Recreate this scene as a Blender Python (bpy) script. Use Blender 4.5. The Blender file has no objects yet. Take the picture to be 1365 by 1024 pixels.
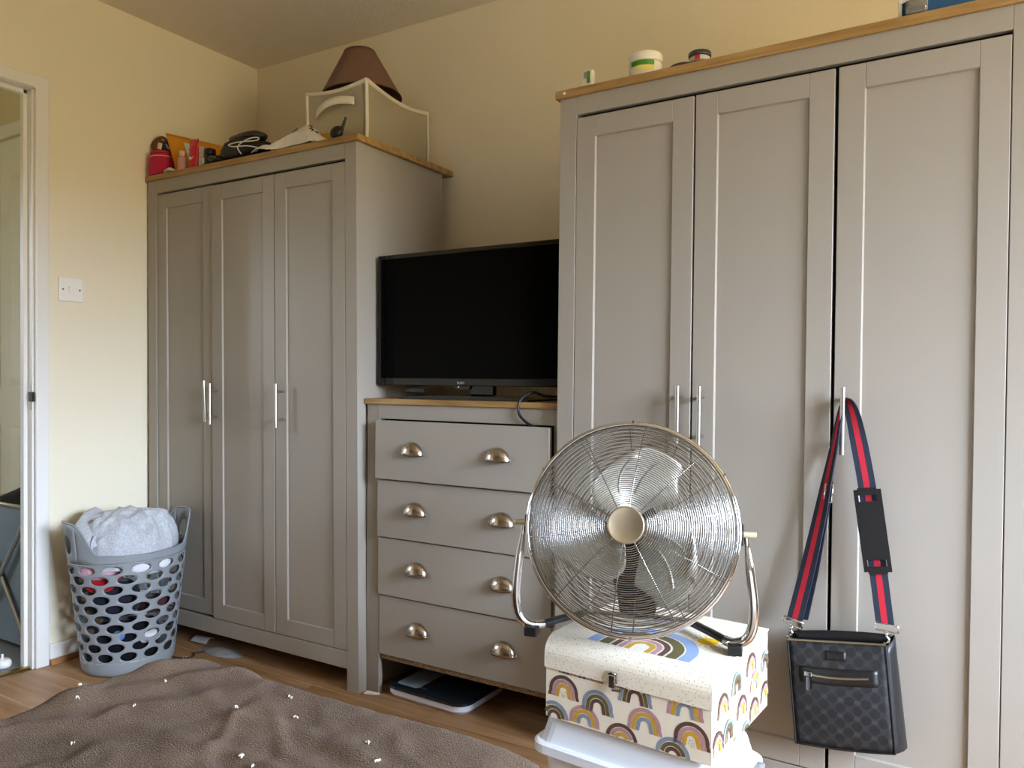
import bpy, bmesh, math, random
from math import sin, cos, pi, radians as R
from mathutils import Vector, Matrix, noise
random.seed(7)
S = bpy.context.scene
COL = S.collection

# ------------------------------------------------------------------ camera
CAM = Vector((2.7919, -2.4160, 1.0309))
yaw, pitch, roll = -0.5357, -0.0100, 0.0054
fw = Vector((sin(yaw)*cos(pitch), cos(yaw)*cos(pitch), sin(pitch)))
rt = Vector((cos(yaw), -sin(yaw), 0)); up = rt.cross(fw)
r2 = rt*cos(roll)+up*sin(roll); u2 = up*cos(roll)-rt*sin(roll)
cd = bpy.data.cameras.new('camera'); cam = bpy.data.objects.new('camera', cd); COL.objects.link(cam)
cam.matrix_world = Matrix(((r2.x,u2.x,-fw.x,CAM.x),(r2.y,u2.y,-fw.y,CAM.y),(r2.z,u2.z,-fw.z,CAM.z),(0,0,0,1)))
cd.sensor_fit = 'HORIZONTAL'; cd.sensor_width = 36.0; cd.lens = 36.0*1020.79/1365.0
cd.clip_start = 0.02
S.camera = cam

# ------------------------------------------------------------------ world, daylight, exposure
W = bpy.data.worlds.new('overcast_sky'); S.world = W; W.use_nodes = True
nt = W.node_tree; nt.nodes.clear()
tc = nt.nodes.new('ShaderNodeTexCoord'); sx = nt.nodes.new('ShaderNodeSeparateXYZ')
cr = nt.nodes.new('ShaderNodeValToRGB'); mr = nt.nodes.new('ShaderNodeMapRange')
mr.inputs['From Min'].default_value = -0.5; mr.inputs['From Max'].default_value = 0.5
bg = nt.nodes.new('ShaderNodeBackground'); wo = nt.nodes.new('ShaderNodeOutputWorld')
e = cr.color_ramp.elements
e[0].position = 0.0;  e[0].color = (0.175, 0.138, 0.066, 1)       # the ground outside
e[1].position = 0.54; e[1].color = (0.225, 0.180, 0.088, 1)
a = e.new(0.59); a.color = (0.62, 0.74, 0.92, 1)                # overcast sky
a = e.new(0.80); a.color = (1.15, 1.38, 1.75, 1)
nt.links.new(tc.outputs['Generated'], sx.inputs[0]); nt.links.new(sx.outputs['Z'], mr.inputs['Value'])
nt.links.new(mr.outputs[0], cr.inputs[0]); nt.links.new(cr.outputs[0], bg.inputs['Color'])
bg.inputs['Strength'].default_value = 54.0
nt.links.new(bg.outputs[0], wo.inputs[0])
# the bedroom window on the right wall: a sampling portal over its opening
RW = 5.00                      # right wall
WY0, WY1, WZ0, WZ1 = -2.42, -0.76, 0.88, 2.15
pl = bpy.data.lights.new('window_portal', 'AREA'); pl.shape = 'RECTANGLE'; pl.size = WY1-WY0; pl.size_y = WZ1-WZ0
pl.cycles.is_portal = True
po = bpy.data.objects.new('window_portal', pl); COL.objects.link(po)
po.matrix_world = Matrix(((0,0,1,RW+0.10),(1,0,0,(WY0+WY1)/2),(0,1,0,(WZ0+WZ1)/2),(0,0,0,1)))
pl2 = bpy.data.lights.new('hall_fill_portal', 'AREA'); pl2.shape = 'RECTANGLE'; pl2.size = 0.26; pl2.size_y = 0.70; pl2.cycles.is_portal = True  # portal over an added hall opening that brightens the hall
po2 = bpy.data.objects.new('hall_fill_portal', pl2); COL.objects.link(po2)
po2.matrix_world = Matrix(((0,0,-1,-1.70),(-1,0,0,-2.21),(0,1,0,1.60),(0,0,0,1)))
S.view_settings.view_transform = 'Standard'; S.view_settings.look = 'None'
S.view_settings.gamma = 1.0; S.view_settings.use_curve_mapping = False
S.view_settings.exposure = 0.0
S.cycles.use_denoising = True
S.cycles.max_bounces = 10; S.cycles.diffuse_bounces = 6; S.cycles.glossy_bounces = 4
S.cycles.sample_clamp_indirect = 6.0
S.cycles.caustics_reflective = False; S.cycles.caustics_refractive = False

# ------------------------------------------------------------------ materials
def lin(c):
    if isinstance(c, str):
        c = tuple(int(c[i:i+2], 16)/255 for i in (0, 2, 4))
    return tuple(((x/12.92) if x <= 0.04045 else ((x+0.055)/1.055)**2.4) for x in c)+(1.0,)
MATS = {}
def mat(name, col, rough=0.5, metal=0.0, bump=None, var=None, spec=0.5, sheen=0.0, alpha=1.0, trans=0.0, coat=0.0, coords='Object', stretch=None):
    """bump=(scale, distance[, detail]); var=(scale, second colour)"""
    m = bpy.data.materials.new(name); m.use_nodes = True; n = m.node_tree; L = n.links
    b = n.nodes['Principled BSDF']
    b.inputs['Base Color'].default_value = lin(col); b.inputs['Roughness'].default_value = rough
    b.inputs['Metallic'].default_value = metal; b.inputs['Specular IOR Level'].default_value = spec
    b.inputs['Sheen Weight'].default_value = sheen; b.inputs['Alpha'].default_value = alpha
    b.inputs['Transmission Weight'].default_value = trans; b.inputs['Coat Weight'].default_value = coat
    if sheen: b.inputs['Sheen Roughness'].default_value = 0.4
    if bump or var:
        t = n.nodes.new('ShaderNodeTexCoord'); src = t.outputs[coords]
        if stretch:
            mp = n.nodes.new('ShaderNodeMapping'); mp.inputs['Scale'].default_value = stretch
            L.new(src, mp.inputs['Vector']); src = mp.outputs[0]
    if var:
        z = n.nodes.new('ShaderNodeTexNoise'); z.inputs['Scale'].default_value = var[0]; z.inputs['Detail'].default_value = 5
        L.new(src, z.inputs['Vector'])
        rr = n.nodes.new('ShaderNodeMapRange'); rr.inputs['From Min'].default_value = 0.35; rr.inputs['From Max'].default_value = 0.65
        L.new(z.outputs['Fac'], rr.inputs['Value'])
        mx = n.nodes.new('ShaderNodeMix'); mx.data_type = 'RGBA'
        mx.inputs['A'].default_value = lin(col); mx.inputs['B'].default_value = lin(var[1])
        L.new(rr.outputs[0], mx.inputs['Factor']); L.new(mx.outputs['Result'], b.inputs['Base Color'])
    if bump:
        z2 = n.nodes.new('ShaderNodeTexNoise'); z2.inputs['Scale'].default_value = bump[0]
        z2.inputs['Detail'].default_value = bump[2] if len(bump) > 2 else 3
        L.new(src, z2.inputs['Vector'])
        bp = n.nodes.new('ShaderNodeBump'); bp.inputs['Strength'].default_value = 1.0; bp.inputs['Distance'].default_value = bump[1]
        L.new(z2.outputs['Fac'], bp.inputs['Height']); L.new(bp.outputs[0], b.inputs['Normal'])
    MATS[name] = m
    return m
def wood(name, c1, c2, c3, along='x', scale=1.0, rough=0.42, spec=0.4):
    m = bpy.data.materials.new(name); m.use_nodes = True; n = m.node_tree; L = n.links
    b = n.nodes['Principled BSDF']; b.inputs['Roughness'].default_value = rough; b.inputs['Specular IOR Level'].default_value = spec
    t = n.nodes.new('ShaderNodeTexCoord'); mp = n.nodes.new('ShaderNodeMapping')
    k = 26*scale
    mp.inputs['Scale'].default_value = {'x': (2.2*scale, k, k), 'y': (k, 2.2*scale, k)}[along]
    oi = n.nodes.new('ShaderNodeObjectInfo'); mul = n.nodes.new('ShaderNodeMath'); mul.operation = 'MULTIPLY'; mul.inputs[1].default_value = 37.0
    cmb = n.nodes.new('ShaderNodeCombineXYZ')
    L.new(oi.outputs['Random'], mul.inputs[0]); L.new(mul.outputs[0], cmb.inputs[0]); L.new(mul.outputs[0], cmb.inputs[1])
    L.new(t.outputs['Object'], mp.inputs['Vector']); L.new(cmb.outputs[0], mp.inputs['Location'])
    z = n.nodes.new('ShaderNodeTexNoise'); z.inputs['Scale'].default_value = 1.0; z.inputs['Detail'].default_value = 6; z.inputs['Distortion'].default_value = 0.8
    L.new(mp.outputs[0], z.inputs['Vector'])
    r = n.nodes.new('ShaderNodeValToRGB'); q = r.color_ramp.elements
    q[0].position = 0.30; q[0].color = lin(c1); q[1].position = 0.70; q[1].color = lin(c3)
    mm = q.new(0.5); mm.color = lin(c2)
    L.new(z.outputs['Fac'], r.inputs[0]); L.new(r.outputs[0], b.inputs['Base Color'])
    bp = n.nodes.new('ShaderNodeBump'); bp.inputs['Distance'].default_value = 0.0004; bp.inputs['Strength'].default_value = 0.6
    L.new(z.outputs['Fac'], bp.inputs['Height']); L.new(bp.outputs[0], b.inputs['Normal'])
    MATS[name] = m
    return m

M_wall = mat('cream_wall_paint', 'ebe2ca', 0.9, bump=(140, 0.0012, 4), spec=0.2)
M_far = mat('bounce_cut_wall_paint', '85796a', 0.9, bump=(140, 0.0012, 4), spec=0.2)  # unseen walls darkened to cut bounced light, an invented colour
M_ceil = mat('artex_ceiling_paint', 'e6dece', 0.95, bump=(75, 0.006, 5), spec=0.1)
M_gloss = mat('white_gloss_paint', 'e8e6e0', 0.35, bump=(20, 0.0006))
M_hallwall = mat('hall_wall_paint', 'cfc3a0', 0.9)
M_halldoor = mat('hall_door_paint', 'dcdcd2', 0.4)
M_carpet = mat('grey_hall_carpet', '8f9094', 0.95, bump=(500, 0.003), var=(300, '6f7074'))
M_grey = mat('grey_wardrobe_foil', '9c958a', 0.42, bump=(600, 0.00005), spec=0.4)
M_oak = wood('oak_top_foil', '80602f', '9c7a48', 'b0905c', 'x', 1.6, 0.45)
M_oaky = wood('oak_top_side_foil', '80602f', '9c7a48', 'b0905c', 'y', 1.6, 0.45)
M_floor = wood('laminate_oak_plank', '86603c', 'a07a54', 'b58f68', 'x', 1.0, 0.38)
M_bead = wood('oak_beading', '8f6238', 'a9774a', 'bb8d5f', 'y', 1.5)
M_chip = mat('raw_chipboard', '9a7b55', 0.9, bump=(400, 0.002), var=(260, '5d452c'))
M_dark = mat('painted_gap_shade', '15120f', 0.9)  # shade painted as colour, for the boards behind doors and drawers
M_steel = mat('brushed_steel', 'c9c6c0', 0.28, 1.0)
M_nickel = mat('satin_nickel', 'b9ada0', 0.22, 1.0)
M_chrome = mat('chrome', 'd6d6d6', 0.09, 1.0)
M_wire = mat('chromed_wire', 'a8a6a2', 0.24, 1.0)
M_blade = mat('aluminium_blade', 'bdb9ae', 0.36, 0.5)
M_blackpl = mat('black_plastic', '0d0d0e', 0.45)
M_blackgl = mat('black_gloss_plastic', '050506', 0.12)
M_screen = mat('tv_screen', '010102', 0.12, spec=0.06)
M_fleece = mat('brown_fleece', '57432f', 1.0, bump=(420, 0.006, 4), var=(7, '6a5440'), sheen=0.15, spec=0.05)
M_sheet = mat('white_sheet', 'e8e4dc', 0.9, bump=(300, 0.0006))
M_lint = mat('white_lint', 'cfc6b8', 0.95)
M_basket = mat('grey_basket_plastic', '8b9195', 0.42, spec=0.45)
M_greycloth = mat('grey_marl_cotton', 'c9ccd0', 0.95, bump=(420, 0.0012), var=(160, 'aeb2b8'), sheen=0.2, spec=0.1)
M_switch = mat('white_switch_plastic', 'f1efe9', 0.3)
M_print_cream = None

# ------------------------------------------------------------------ mesh helpers
class MB:
    def __init__(s, post=None): s.bm = bmesh.new(); s.post = post; s.mi = 0
    def add(s, verts, faces, mi=None, M=None, smooth=False):
        mi = s.mi if mi is None else mi
        vs = [s.bm.verts.new((M @ Vector(v)) if M is not None else v) for v in verts]
        for f in faces:
            try:
                k = s.bm.faces.new([vs[i] for i in f]); k.material_index = mi; k.smooth = smooth
            except ValueError: pass
        return s
    def box(s, x0, x1, y0, y1, z0, z1, b=0.0, seg=1, M=None, mi=None, smooth=False):
        t = bmesh.new(); bmesh.ops.create_cube(t, size=1.0)
        for v in t.verts:
            v.co = Vector(((x0+x1)/2+v.co.x*(x1-x0), (y0+y1)/2+v.co.y*(y1-y0), (z0+z1)/2+v.co.z*(z1-z0)))
        if b > 0: bmesh.ops.bevel(t, geom=list(t.edges), offset=b, segments=seg, profile=0.5, affect='EDGES', clamp_overlap=True)
        return s._take(t, M, mi, smooth)
    def _take(s, t, M, mi, smooth):
        t.verts.index_update()
        v = [tuple(k.co) for k in t.verts]; f = [[q.index for q in k.verts] for k in t.faces]
        t.free(); return s.add(v, f, mi, M, smooth)
    def cyl(s, p0, p1, r, r1=None, n=16, mi=None, smooth=True, caps=True):
        return s.tube([p0, p1], [r, r if r1 is None else r1], n, mi, smooth, caps)
    def tube(s, pts, r, n=10, mi=None, smooth=True, caps=True, closed=False, flat=1.0):
        pts = [Vector(p) for p in pts]; m = len(pts)
        rs = r if isinstance(r, (list, tuple)) else [r]*m
        verts = []; prev = None
        for i, p in enumerate(pts):
            if closed: d = pts[(i+1) % m]-pts[i-1]
            else: d = pts[min(i+1, m-1)]-pts[max(i-1, 0)]
            d.normalize()
            if prev is None:
                a = Vector((0, 0, 1)) if abs(d.z) < 0.9 else Vector((1, 0, 0))
                u = d.cross(a).normalized()
            else:
                u = (prev-d*prev.dot(d)).normalized()
            prev = u; w = d.cross(u)
            for k in range(n):
                t = 2*pi*k/n
                verts.append(p+(u*cos(t)+w*sin(t)*flat)*rs[i])
        faces = []
        for i in range(m if closed else m-1):
            j = (i+1) % m
            for k in range(n):
                faces.append((i*n+k, i*n+(k+1) % n, j*n+(k+1) % n, j*n+k))
        s.add(verts, faces, mi, None, smooth)
        if caps and not closed:
            s.add([verts[k] for k in range(n)], [tuple(range(n))[::-1]], mi)
            s.add([verts[(m-1)*n+k] for k in range(n)], [tuple(range(n))], mi)
        return s
    def lathe(s, prof, n=32, M=None, mi=None, smooth=True, sx=1.0, sy=1.0):
        verts = []; faces = []
        for r, z in prof:
            for k in range(n):
                t = 2*pi*k/n; verts.append((r*cos(t)*sx, r*sin(t)*sy, z))
        m = len(prof)
        for i in range(m-1):
            for k in range(n):
                faces.append((i*n+k, i*n+(k+1) % n, (i+1)*n+(k+1) % n, (i+1)*n+k))
        if prof[0][0] > 1e-6: faces.append(tuple(range(n))[::-1])
        if prof[-1][0] > 1e-6: faces.append(tuple((m-1)*n+k for k in range(n)))
        return s.add(verts, faces, mi, M, smooth)
    def grid(s, f, nu, nv, mi=None, smooth=True, closed_u=False, M=None):
        verts = []; faces = []
        for j in range(nv+1):
            for i in range(nu if closed_u else nu+1):
                verts.append(f(i/nu, j/nv))
        w = nu if closed_u else nu+1
        for j in range(nv):
            for i in range(nu):
                i2 = (i+1) % w
                faces.append((j*w+i, j*w+i2, (j+1)*w+i2, (j+1)*w+i))
        return s.add(verts, faces, mi, M, smooth)
    def prism(s, poly, y0, y1, axis='y', mi=None, M=None, smooth=False):
        n = len(poly)
        def P(a, b, t):
            return {'y': (a, t, b), 'x': (t, a, b), 'z': (a, b, t)}[axis]
        v = [P(a, b, y0) for a, b in poly]+[P(a, b, y1) for a, b in poly]
        f = [tuple(range(n)), tuple(range(n, 2*n))[::-1]]+[(i, i+n, (i+1) % n+n, (i+1) % n) for i in range(n)]
        return s.add(v, f, mi, M, smooth)
    def build(s, name, mats, parent=None, loc=None, solid=None, sub=0, merge=False, label=None):
        if merge: bmesh.ops.remove_doubles(s.bm, verts=list(s.bm.verts), dist=1e-5)
        if s.post:
            for v in s.bm.verts: v.co = s.post(v.co)
        bmesh.ops.recalc_face_normals(s.bm, faces=list(s.bm.faces))
        me = bpy.data.meshes.new(name); s.bm.to_mesh(me); s.bm.free()
        for m in (mats if isinstance(mats, (list, tuple)) else [mats]): me.materials.append(m)
        o = bpy.data.objects.new(name, me); COL.objects.link(o)
        if parent is not None: o.parent = parent
        if loc is not None: o.location = loc
        if solid:
            k = o.modifiers.new('thickness', 'SOLIDIFY'); k.thickness = solid; k.offset = 0
        if sub:
            k = o.modifiers.new('smooth', 'SUBSURF'); k.levels = sub; k.render_levels = sub
        if label: o['label'] = label
        return o
def thing(name, label, cat, loc=(0, 0, 0), rz=0.0, group=None):
    o = bpy.data.objects.new(name, None); COL.objects.link(o)
    o.empty_display_size = 0.1; o.location = loc; o.rotation_euler = (0, 0, rz)
    o['label'] = label; o['category'] = cat
    if group: o['group'] = group
    return o
def tag(o, label, cat, group=None, kind=None):
    o['label'] = label; o['category'] = cat
    if group: o['group'] = group
    if kind: o['kind'] = kind
    return o
def struct(o, label=None):
    o['kind'] = 'structure'
    if label: o['label'] = label
    return o
def smoothpath(pts, n=6):
    pts = [Vector(p) for p in pts]; out = []
    for i in range(len(pts)-1):
        p0 = pts[max(i-1, 0)]; p1 = pts[i]; p2 = pts[i+1]; p3 = pts[min(i+2, len(pts)-1)]
        for k in range(n):
            t = k/n
            out.append(0.5*((2*p1)+(p2-p0)*t+(2*p0-5*p1+4*p2-p3)*t*t+(3*p1-p0-3*p2+p3)*t**3))
    out.append(pts[-1]); return out

# ------------------------------------------------------------------ the room
HC = 2.4214; FY = -3.45
DY0, DY1, DZ = -1.76, -0.980, 2.030           # door opening in the left wall
WT = 0.070
b = MB(); b.box(-1.6, RW+0.15, FY-0.12, 0.12, -0.14, -0.010)
fl = struct(b.build('floor', M_floor), 'oak laminate plank floor')
PW = 0.192; yv = FY; row = 0
PM = {}
while yv < 0.0:
    xs = [0.0]; x = 0.35+((row*0.47) % 1.2)
    while x < RW: xs.append(x); x += 1.28
    xs.append(RW)
    y1 = min(yv+PW, 0.0)
    for k in range(len(xs)-1):
        q = MB(); q.box(xs[k]+0.0006, xs[k+1]-0.0006, yv+0.0006, y1-0.0006, -0.010, 0.0, 0.0012)
        q.build('plank', M_floor, fl)
    yv += PW; row += 1
b = MB(); b.box(-0.02, RW+0.15, FY-0.12, 0.12, HC, HC+0.1); struct(b.build('ceiling', M_ceil), 'stippled off-white ceiling')
b = MB(); b.box(-0.07, RW+0.15, 0.0, 0.12, -0.01, HC); struct(b.build('wall_back', M_wall), 'cream wall behind the wardrobes')
b = MB()
b.box(-WT, 0, DY1+0.03, 0.0, -0.01, HC); b.box(-WT, 0, FY, DY0-0.03, -0.01, HC); b.box(-WT, 0, DY0-0.03, DY1+0.03, DZ+0.03, HC)
struct(b.build('wall_left', M_wall), 'cream wall with the doorway and light switch')
b = MB()
b.box(RW, RW+0.12, FY, WY0, -0.01, HC); b.box(RW, RW+0.12, WY1, 0.0, -0.01, HC)
b.box(RW, RW+0.12, WY0, WY1, -0.01, WZ0); b.box(RW, RW+0.12, WY0, WY1, WZ1, HC)
struct(b.build('wall_right', M_far))
b = MB(); b.box(-0.07, RW+0.12, FY-0.12, FY, -0.01, HC); struct(b.build('wall_front', M_far))
# window frame (its light is what the room has)
b = MB()
for y0, y1, z0, z1 in ((WY0, WY1, WZ0, WZ0+.05), (WY0, WY1, WZ1-.05, WZ1), (WY0, WY0+.05, WZ0, WZ1), (WY1-.05, WY1, WZ0, WZ1), ((WY0+WY1)/2-.03, (WY0+WY1)/2+.03, WZ0, WZ1)):
    b.box(RW+0.03, RW+0.09, y0, y1, z0, z1, 0.004)
struct(b.build('window_1', M_gloss))
b = MB(); b.box(RW-0.12, RW+0.03, WY0-.05, WY1+.05, WZ0-.03, WZ0, .004); struct(b.build('trim_4', M_gloss))
# skirting with an oak bead at its foot
b = MB(); b.box(0.0, 0.014, DY1+0.054, 0.0, 0.018, 0.072, 0.003); struct(b.build('baseboard_left', M_gloss), 'white painted skirting')
b = MB(); b.prism([(0.0, 0.0), (0.024, 0.0), (0.022, 0.010), (0.014, 0.018), (0.0, 0.018)], DY1+0.054, 0.0); struct(b.build('trim_1', M_bead), 'oak bead along the skirting')
b = MB(); b.box(0.0, RW, -0.014, 0.0, 0.0, 0.072, 0.003); struct(b.build('baseboard_back', M_gloss))
# door frame
def doorframe():
    d = thing('door_1', 'x', 'x'); 
    for k in ('label', 'category'): del d[k]
    struct(d, 'white painted door frame, open to the hall')
    q = MB()
    q.box(0, 0.016, DY1+.006, DY1+.0515, 0, DZ+.0345, .004, 2); q.box(0, 0.016, DY0-.0515, DY0-.006, 0, DZ+.0345, .004, 2)
    q.box(0, 0.0155, DY0-.0515, DY1+.0515, DZ-.010, DZ+.0345, .004, 2)
    q.build('architrave', M_gloss, d)
    q = MB()
    q.box(-WT, 0.0, DY1, DY1+.03, 0, DZ); q.box(-WT, 0.0, DY0-.03, DY0, 0, DZ); q.box(-WT, 0, DY0-.03, DY1+.03, DZ-.012, DZ+.018)
    q.build('jamb', M_gloss, d)
    q = MB()
    q.box(-.052, -.030, DY1-.012, DY1+.001, 0, DZ-.012, .001); q.box(-.052, -.030, DY0-.001, DY0+.012, 0, DZ-.012, .001); q.box(-.052, -.030, DY0, DY1, DZ-.026, DZ-.010, .001)
    q.build('door_stop', M_gloss, d)
    q = MB(); q.box(-.020, -.003, DY1-.0015, DY1+.001, .905, 1.0, .0005); q.build('strike_plate', M_steel, d)
    q = MB(); q.box(-.016, .0125, DY1-.004, DY1+.003, .934, .968, .001); q.build('latch_lip', M_blackpl, d, label='black latch keep on the frame')
doorframe()
# hallway beyond
b = MB(); b.box(-1.6, -WT, -2.4, 0.1, -0.012, 0.0); struct(b.build('floor_2', M_carpet), 'grey hall carpet')
b = MB(); b.box(-.045, -.012, DY0, DY1, 0.0, .006, .002); struct(b.build('trim_2', mat('brass_strip', 'b08d3c', 0.3, 1.0)), 'brass threshold strip')
b = MB(); b.box(-1.6, -WT, -2.4, 0.1, 2.40, 2.42); struct(b.build('ceiling_2', M_hallwall))
b = MB(); b.box(-1.72, -1.6, -2.4, -2.34, 0, 2.4); b.box(-1.72, -1.6, -2.08, 0.1, 0, 2.4); b.box(-1.72, -1.6, -2.34, -2.08, 0, 1.25); b.box(-1.72, -1.6, -2.34, -2.08, 1.95, 2.4); b.box(-1.72, -WT, -2.52, -2.4, 0, 2.4); struct(b.build('wall_hall', M_hallwall))  # unseen opening in the far wall, added to let light into the hall
HDY = -0.700
b = MB(); b.box(-1.6, -1.18, HDY+.01, HDY+.11, 0, 2.4); b.box(-.34, -WT, HDY+.01, HDY+.11, 0, 2.4); b.box(-1.18, -.34, HDY+.01, HDY+.11, 2.03, 2.4)
struct(b.build('wall_hall_end', M_hallwall))
def panel_door(x0, x1, z1, y):
    d = thing('door_2', 'x', 'x')
    for k in ('label', 'category'): del d[k]
    struct(d, 'white six-panel door across the hall')
    q = MB(); q.box(x0, x1, y, y+.035, .008, z1-.004, .002); q.build('door_leaf', M_halldoor, d)
    w = (x1-x0-.105*2-.09)/2
    for cx in (x0+.105, x0+.105+w+.09):
        for za, zb in ((.20, .80), (.98, 1.53), (1.64, 1.87)):
            q = MB()
            q.prism([(0, 0)]*0 or [(cx-.012, za-.012), (cx+w+.012, za-.012), (cx+w+.012, zb+.012), (cx-.012, zb+.012)], y-.003, y+.001)
            q.build('panel_moulding', M_halldoor, d)
            q = MB()
            q.add([(cx, y-.0035, za), (cx+w, y-.0035, za), (cx+w, y-.0035, zb), (cx, y-.0035, zb),
                   (cx+.03, y-.011, za+.03), (cx+w-.03, y-.011, za+.03), (cx+w-.03, y-.011, zb-.03), (cx+.03, y-.011, zb-.03)],
                  [(0, 1, 5, 4), (1, 2, 6, 5), (2, 3, 7, 6), (3, 0, 4, 7), (4, 5, 6, 7)])
            q.build('panel', M_halldoor, d)
panel_door(-1.16, -.36, 2.03, HDY)
b = MB(); b.box(-.36, -.29, HDY-.012, HDY+.01, 0, 2.09, .003); b.box(-1.23, -1.16, HDY-.012, HDY+.01, 0, 2.09, .003); b.box(-1.16, -.36, HDY-.012, HDY+.01, 2.036, 2.09, .003)
struct(b.build('trim_3', M_halldoor))

# ------------------------------------------------------------------ wardrobes
def bar_handle(parent, x, zc, yf, post, L=.150, gap=.096, off=.030, tilt=0.0):
    h = MB(post)
    h.cyl((x-tilt, yf-off, zc-L/2), (x+tilt, yf-off, zc+L/2), .0055, n=14)
    o = h.build('bar_handle', M_steel, parent)
    for s in (-1, 1):
        q = MB(post); q.cyl((x, yf-off, zc+s*gap/2), (x, yf+.001, zc+s*gap/2), .0042, n=10)
        q.build('handle_post', M_steel, o)
def shaker_door(parent, x0, x1, z0, z1, yf, post, hx, hz, htilt=0.0):
    F = .055; T = .018; d = .0065
    q = MB(post)
    q.box(x0, x0+F, yf, yf+T, z0, z1, .0012); q.box(x1-F, x1, yf, yf+T, z0, z1, .0012)
    q.box(x0+F, x1-F, yf, yf+T, z0, z0+F, .0012); q.box(x0+F, x1-F, yf, yf+T, z1-F, z1, .0012)
    o = q.build('door', M_grey, parent)
    q = MB(post); a0, a1, c0, c1 = x0+F, x1-F, z0+F, z1-F; k = .0018
    q.add([(a0, yf+.001, c0), (a1, yf+.001, c0), (a1, yf+.001, c1), (a0, yf+.001, c1),
           (a0+k, yf+d, c0+k), (a1-k, yf+d, c0+k), (a1-k, yf+d, c1-k), (a0+k, yf+d, c1-k)],
          [(0, 1, 5, 4), (1, 2, 6, 5), (2, 3, 7, 6), (3, 0, 4, 7), (4, 5, 6, 7)])
    q.box(a0, a1, yf+d+.001, yf+T-.002, c0, c1)
    q.build('door_panel', M_grey, o)
    bar_handle(o, hx, hz, yf, post, tilt=htilt)
def wardrobe(label, X, Y, rz, tilt, ovl, ovr, handles, dy, dz, backboard, gaps=(0, 0, 0)):
    Wd, H, t, pw, zr, zb, zp = 1.0871, 1.8092, .0215, .0497, 1.7382, .1288, .0725
    D = .478
    post = (lambda v: Vector((v.x+tilt*v.z, v.y, v.z)))
    r = thing('wardrobe', label, 'wardrobe', (X, Y, 0), rz)
    q = MB(post); q.box(-ovl, Wd+ovr, -.0084, backboard, H-t, H, .0015); q.build('top_board', M_oak, r, label='oak-effect top board')
    for s in (0, 1):
        x0 = 0 if s == 0 else Wd-pw
        q = MB(post); q.box(x0, x0+pw, 0, .045, 0, H-t, .0012); q.build('corner_post', M_grey, r)
        x0 = .004 if s == 0 else Wd-.020
        q = MB(post); q.box(x0, x0+.016, .045, D, 0, H-t, 0); q.build('side_panel', M_grey, r)
    q = MB(post); q.box(pw, Wd-pw, 0, .018, zr, H-t, .0008); q.build('top_rail', M_grey, r)
    q = MB(post); q.box(pw, Wd-pw, 0, .018, zp, zb, .0008); q.build('plinth_rail', M_grey, r)
    q = MB(post); q.box(.02, Wd-.02, D-.008, D-.002, zp, H-t); q.build('back_panel', M_grey, r)
    q = MB(post); q.box(.02, Wd-.02, .022, D-.008, zb-.02, zb-.004); q.build('base_panel', M_grey, r)
    q = MB(post); q.box(pw+.001, Wd-pw-.001, .034, .036, zb, H-t); q.build('painted_shade_board', M_dark, r, label='dark board painted as the shade behind the doors')  # near-black board: paints the shade seen through the door gaps
    w = (Wd-2*pw)/3
    if tilt > 0: q = MB(post); q.lathe([(.0045, 0), (.0042, .001), (0, .0013)], 12, M=Matrix.Translation((.016, -.0084, H-.010)) @ Matrix.Rotation(pi/2, 4, 'X')); q.build('screw_cap', M_switch, r, label='small white screw cap on the board edge')
    for i in range(3):
        x0 = pw+i*w+.0018; x1 = pw+(i+1)*w-.0018-gaps[i]
        shaker_door(r, x0, x1, zb+.003+dz[i], zr-.0095+dz[i], dy[i], post, handles[i][0], handles[i][1], handles[i][2])
    return r
w1 = wardrobe('grey three-door wardrobe beside the laundry basket, bags and lampshade on its oak top', .0243, -.5484, .0023, -.0099, .004, .0126,
    [(.366, .934, -.003), (.405, .924, 0), (.745, .926, 0)], (.006, -.001, 0), (.004, 0, 0), .525)
w2 = wardrobe('grey three-door wardrobe on the right with a shoulder bag hung from its handle', 1.8189, -.5428, -.0212, .0059, .0126, .0126,
    [(.353, .934, 0), (.408, .934, 0), (.733, .936, 0)], (0, 0, 0), (0, 0, 0), .49, (.001, .004, 0))

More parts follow.
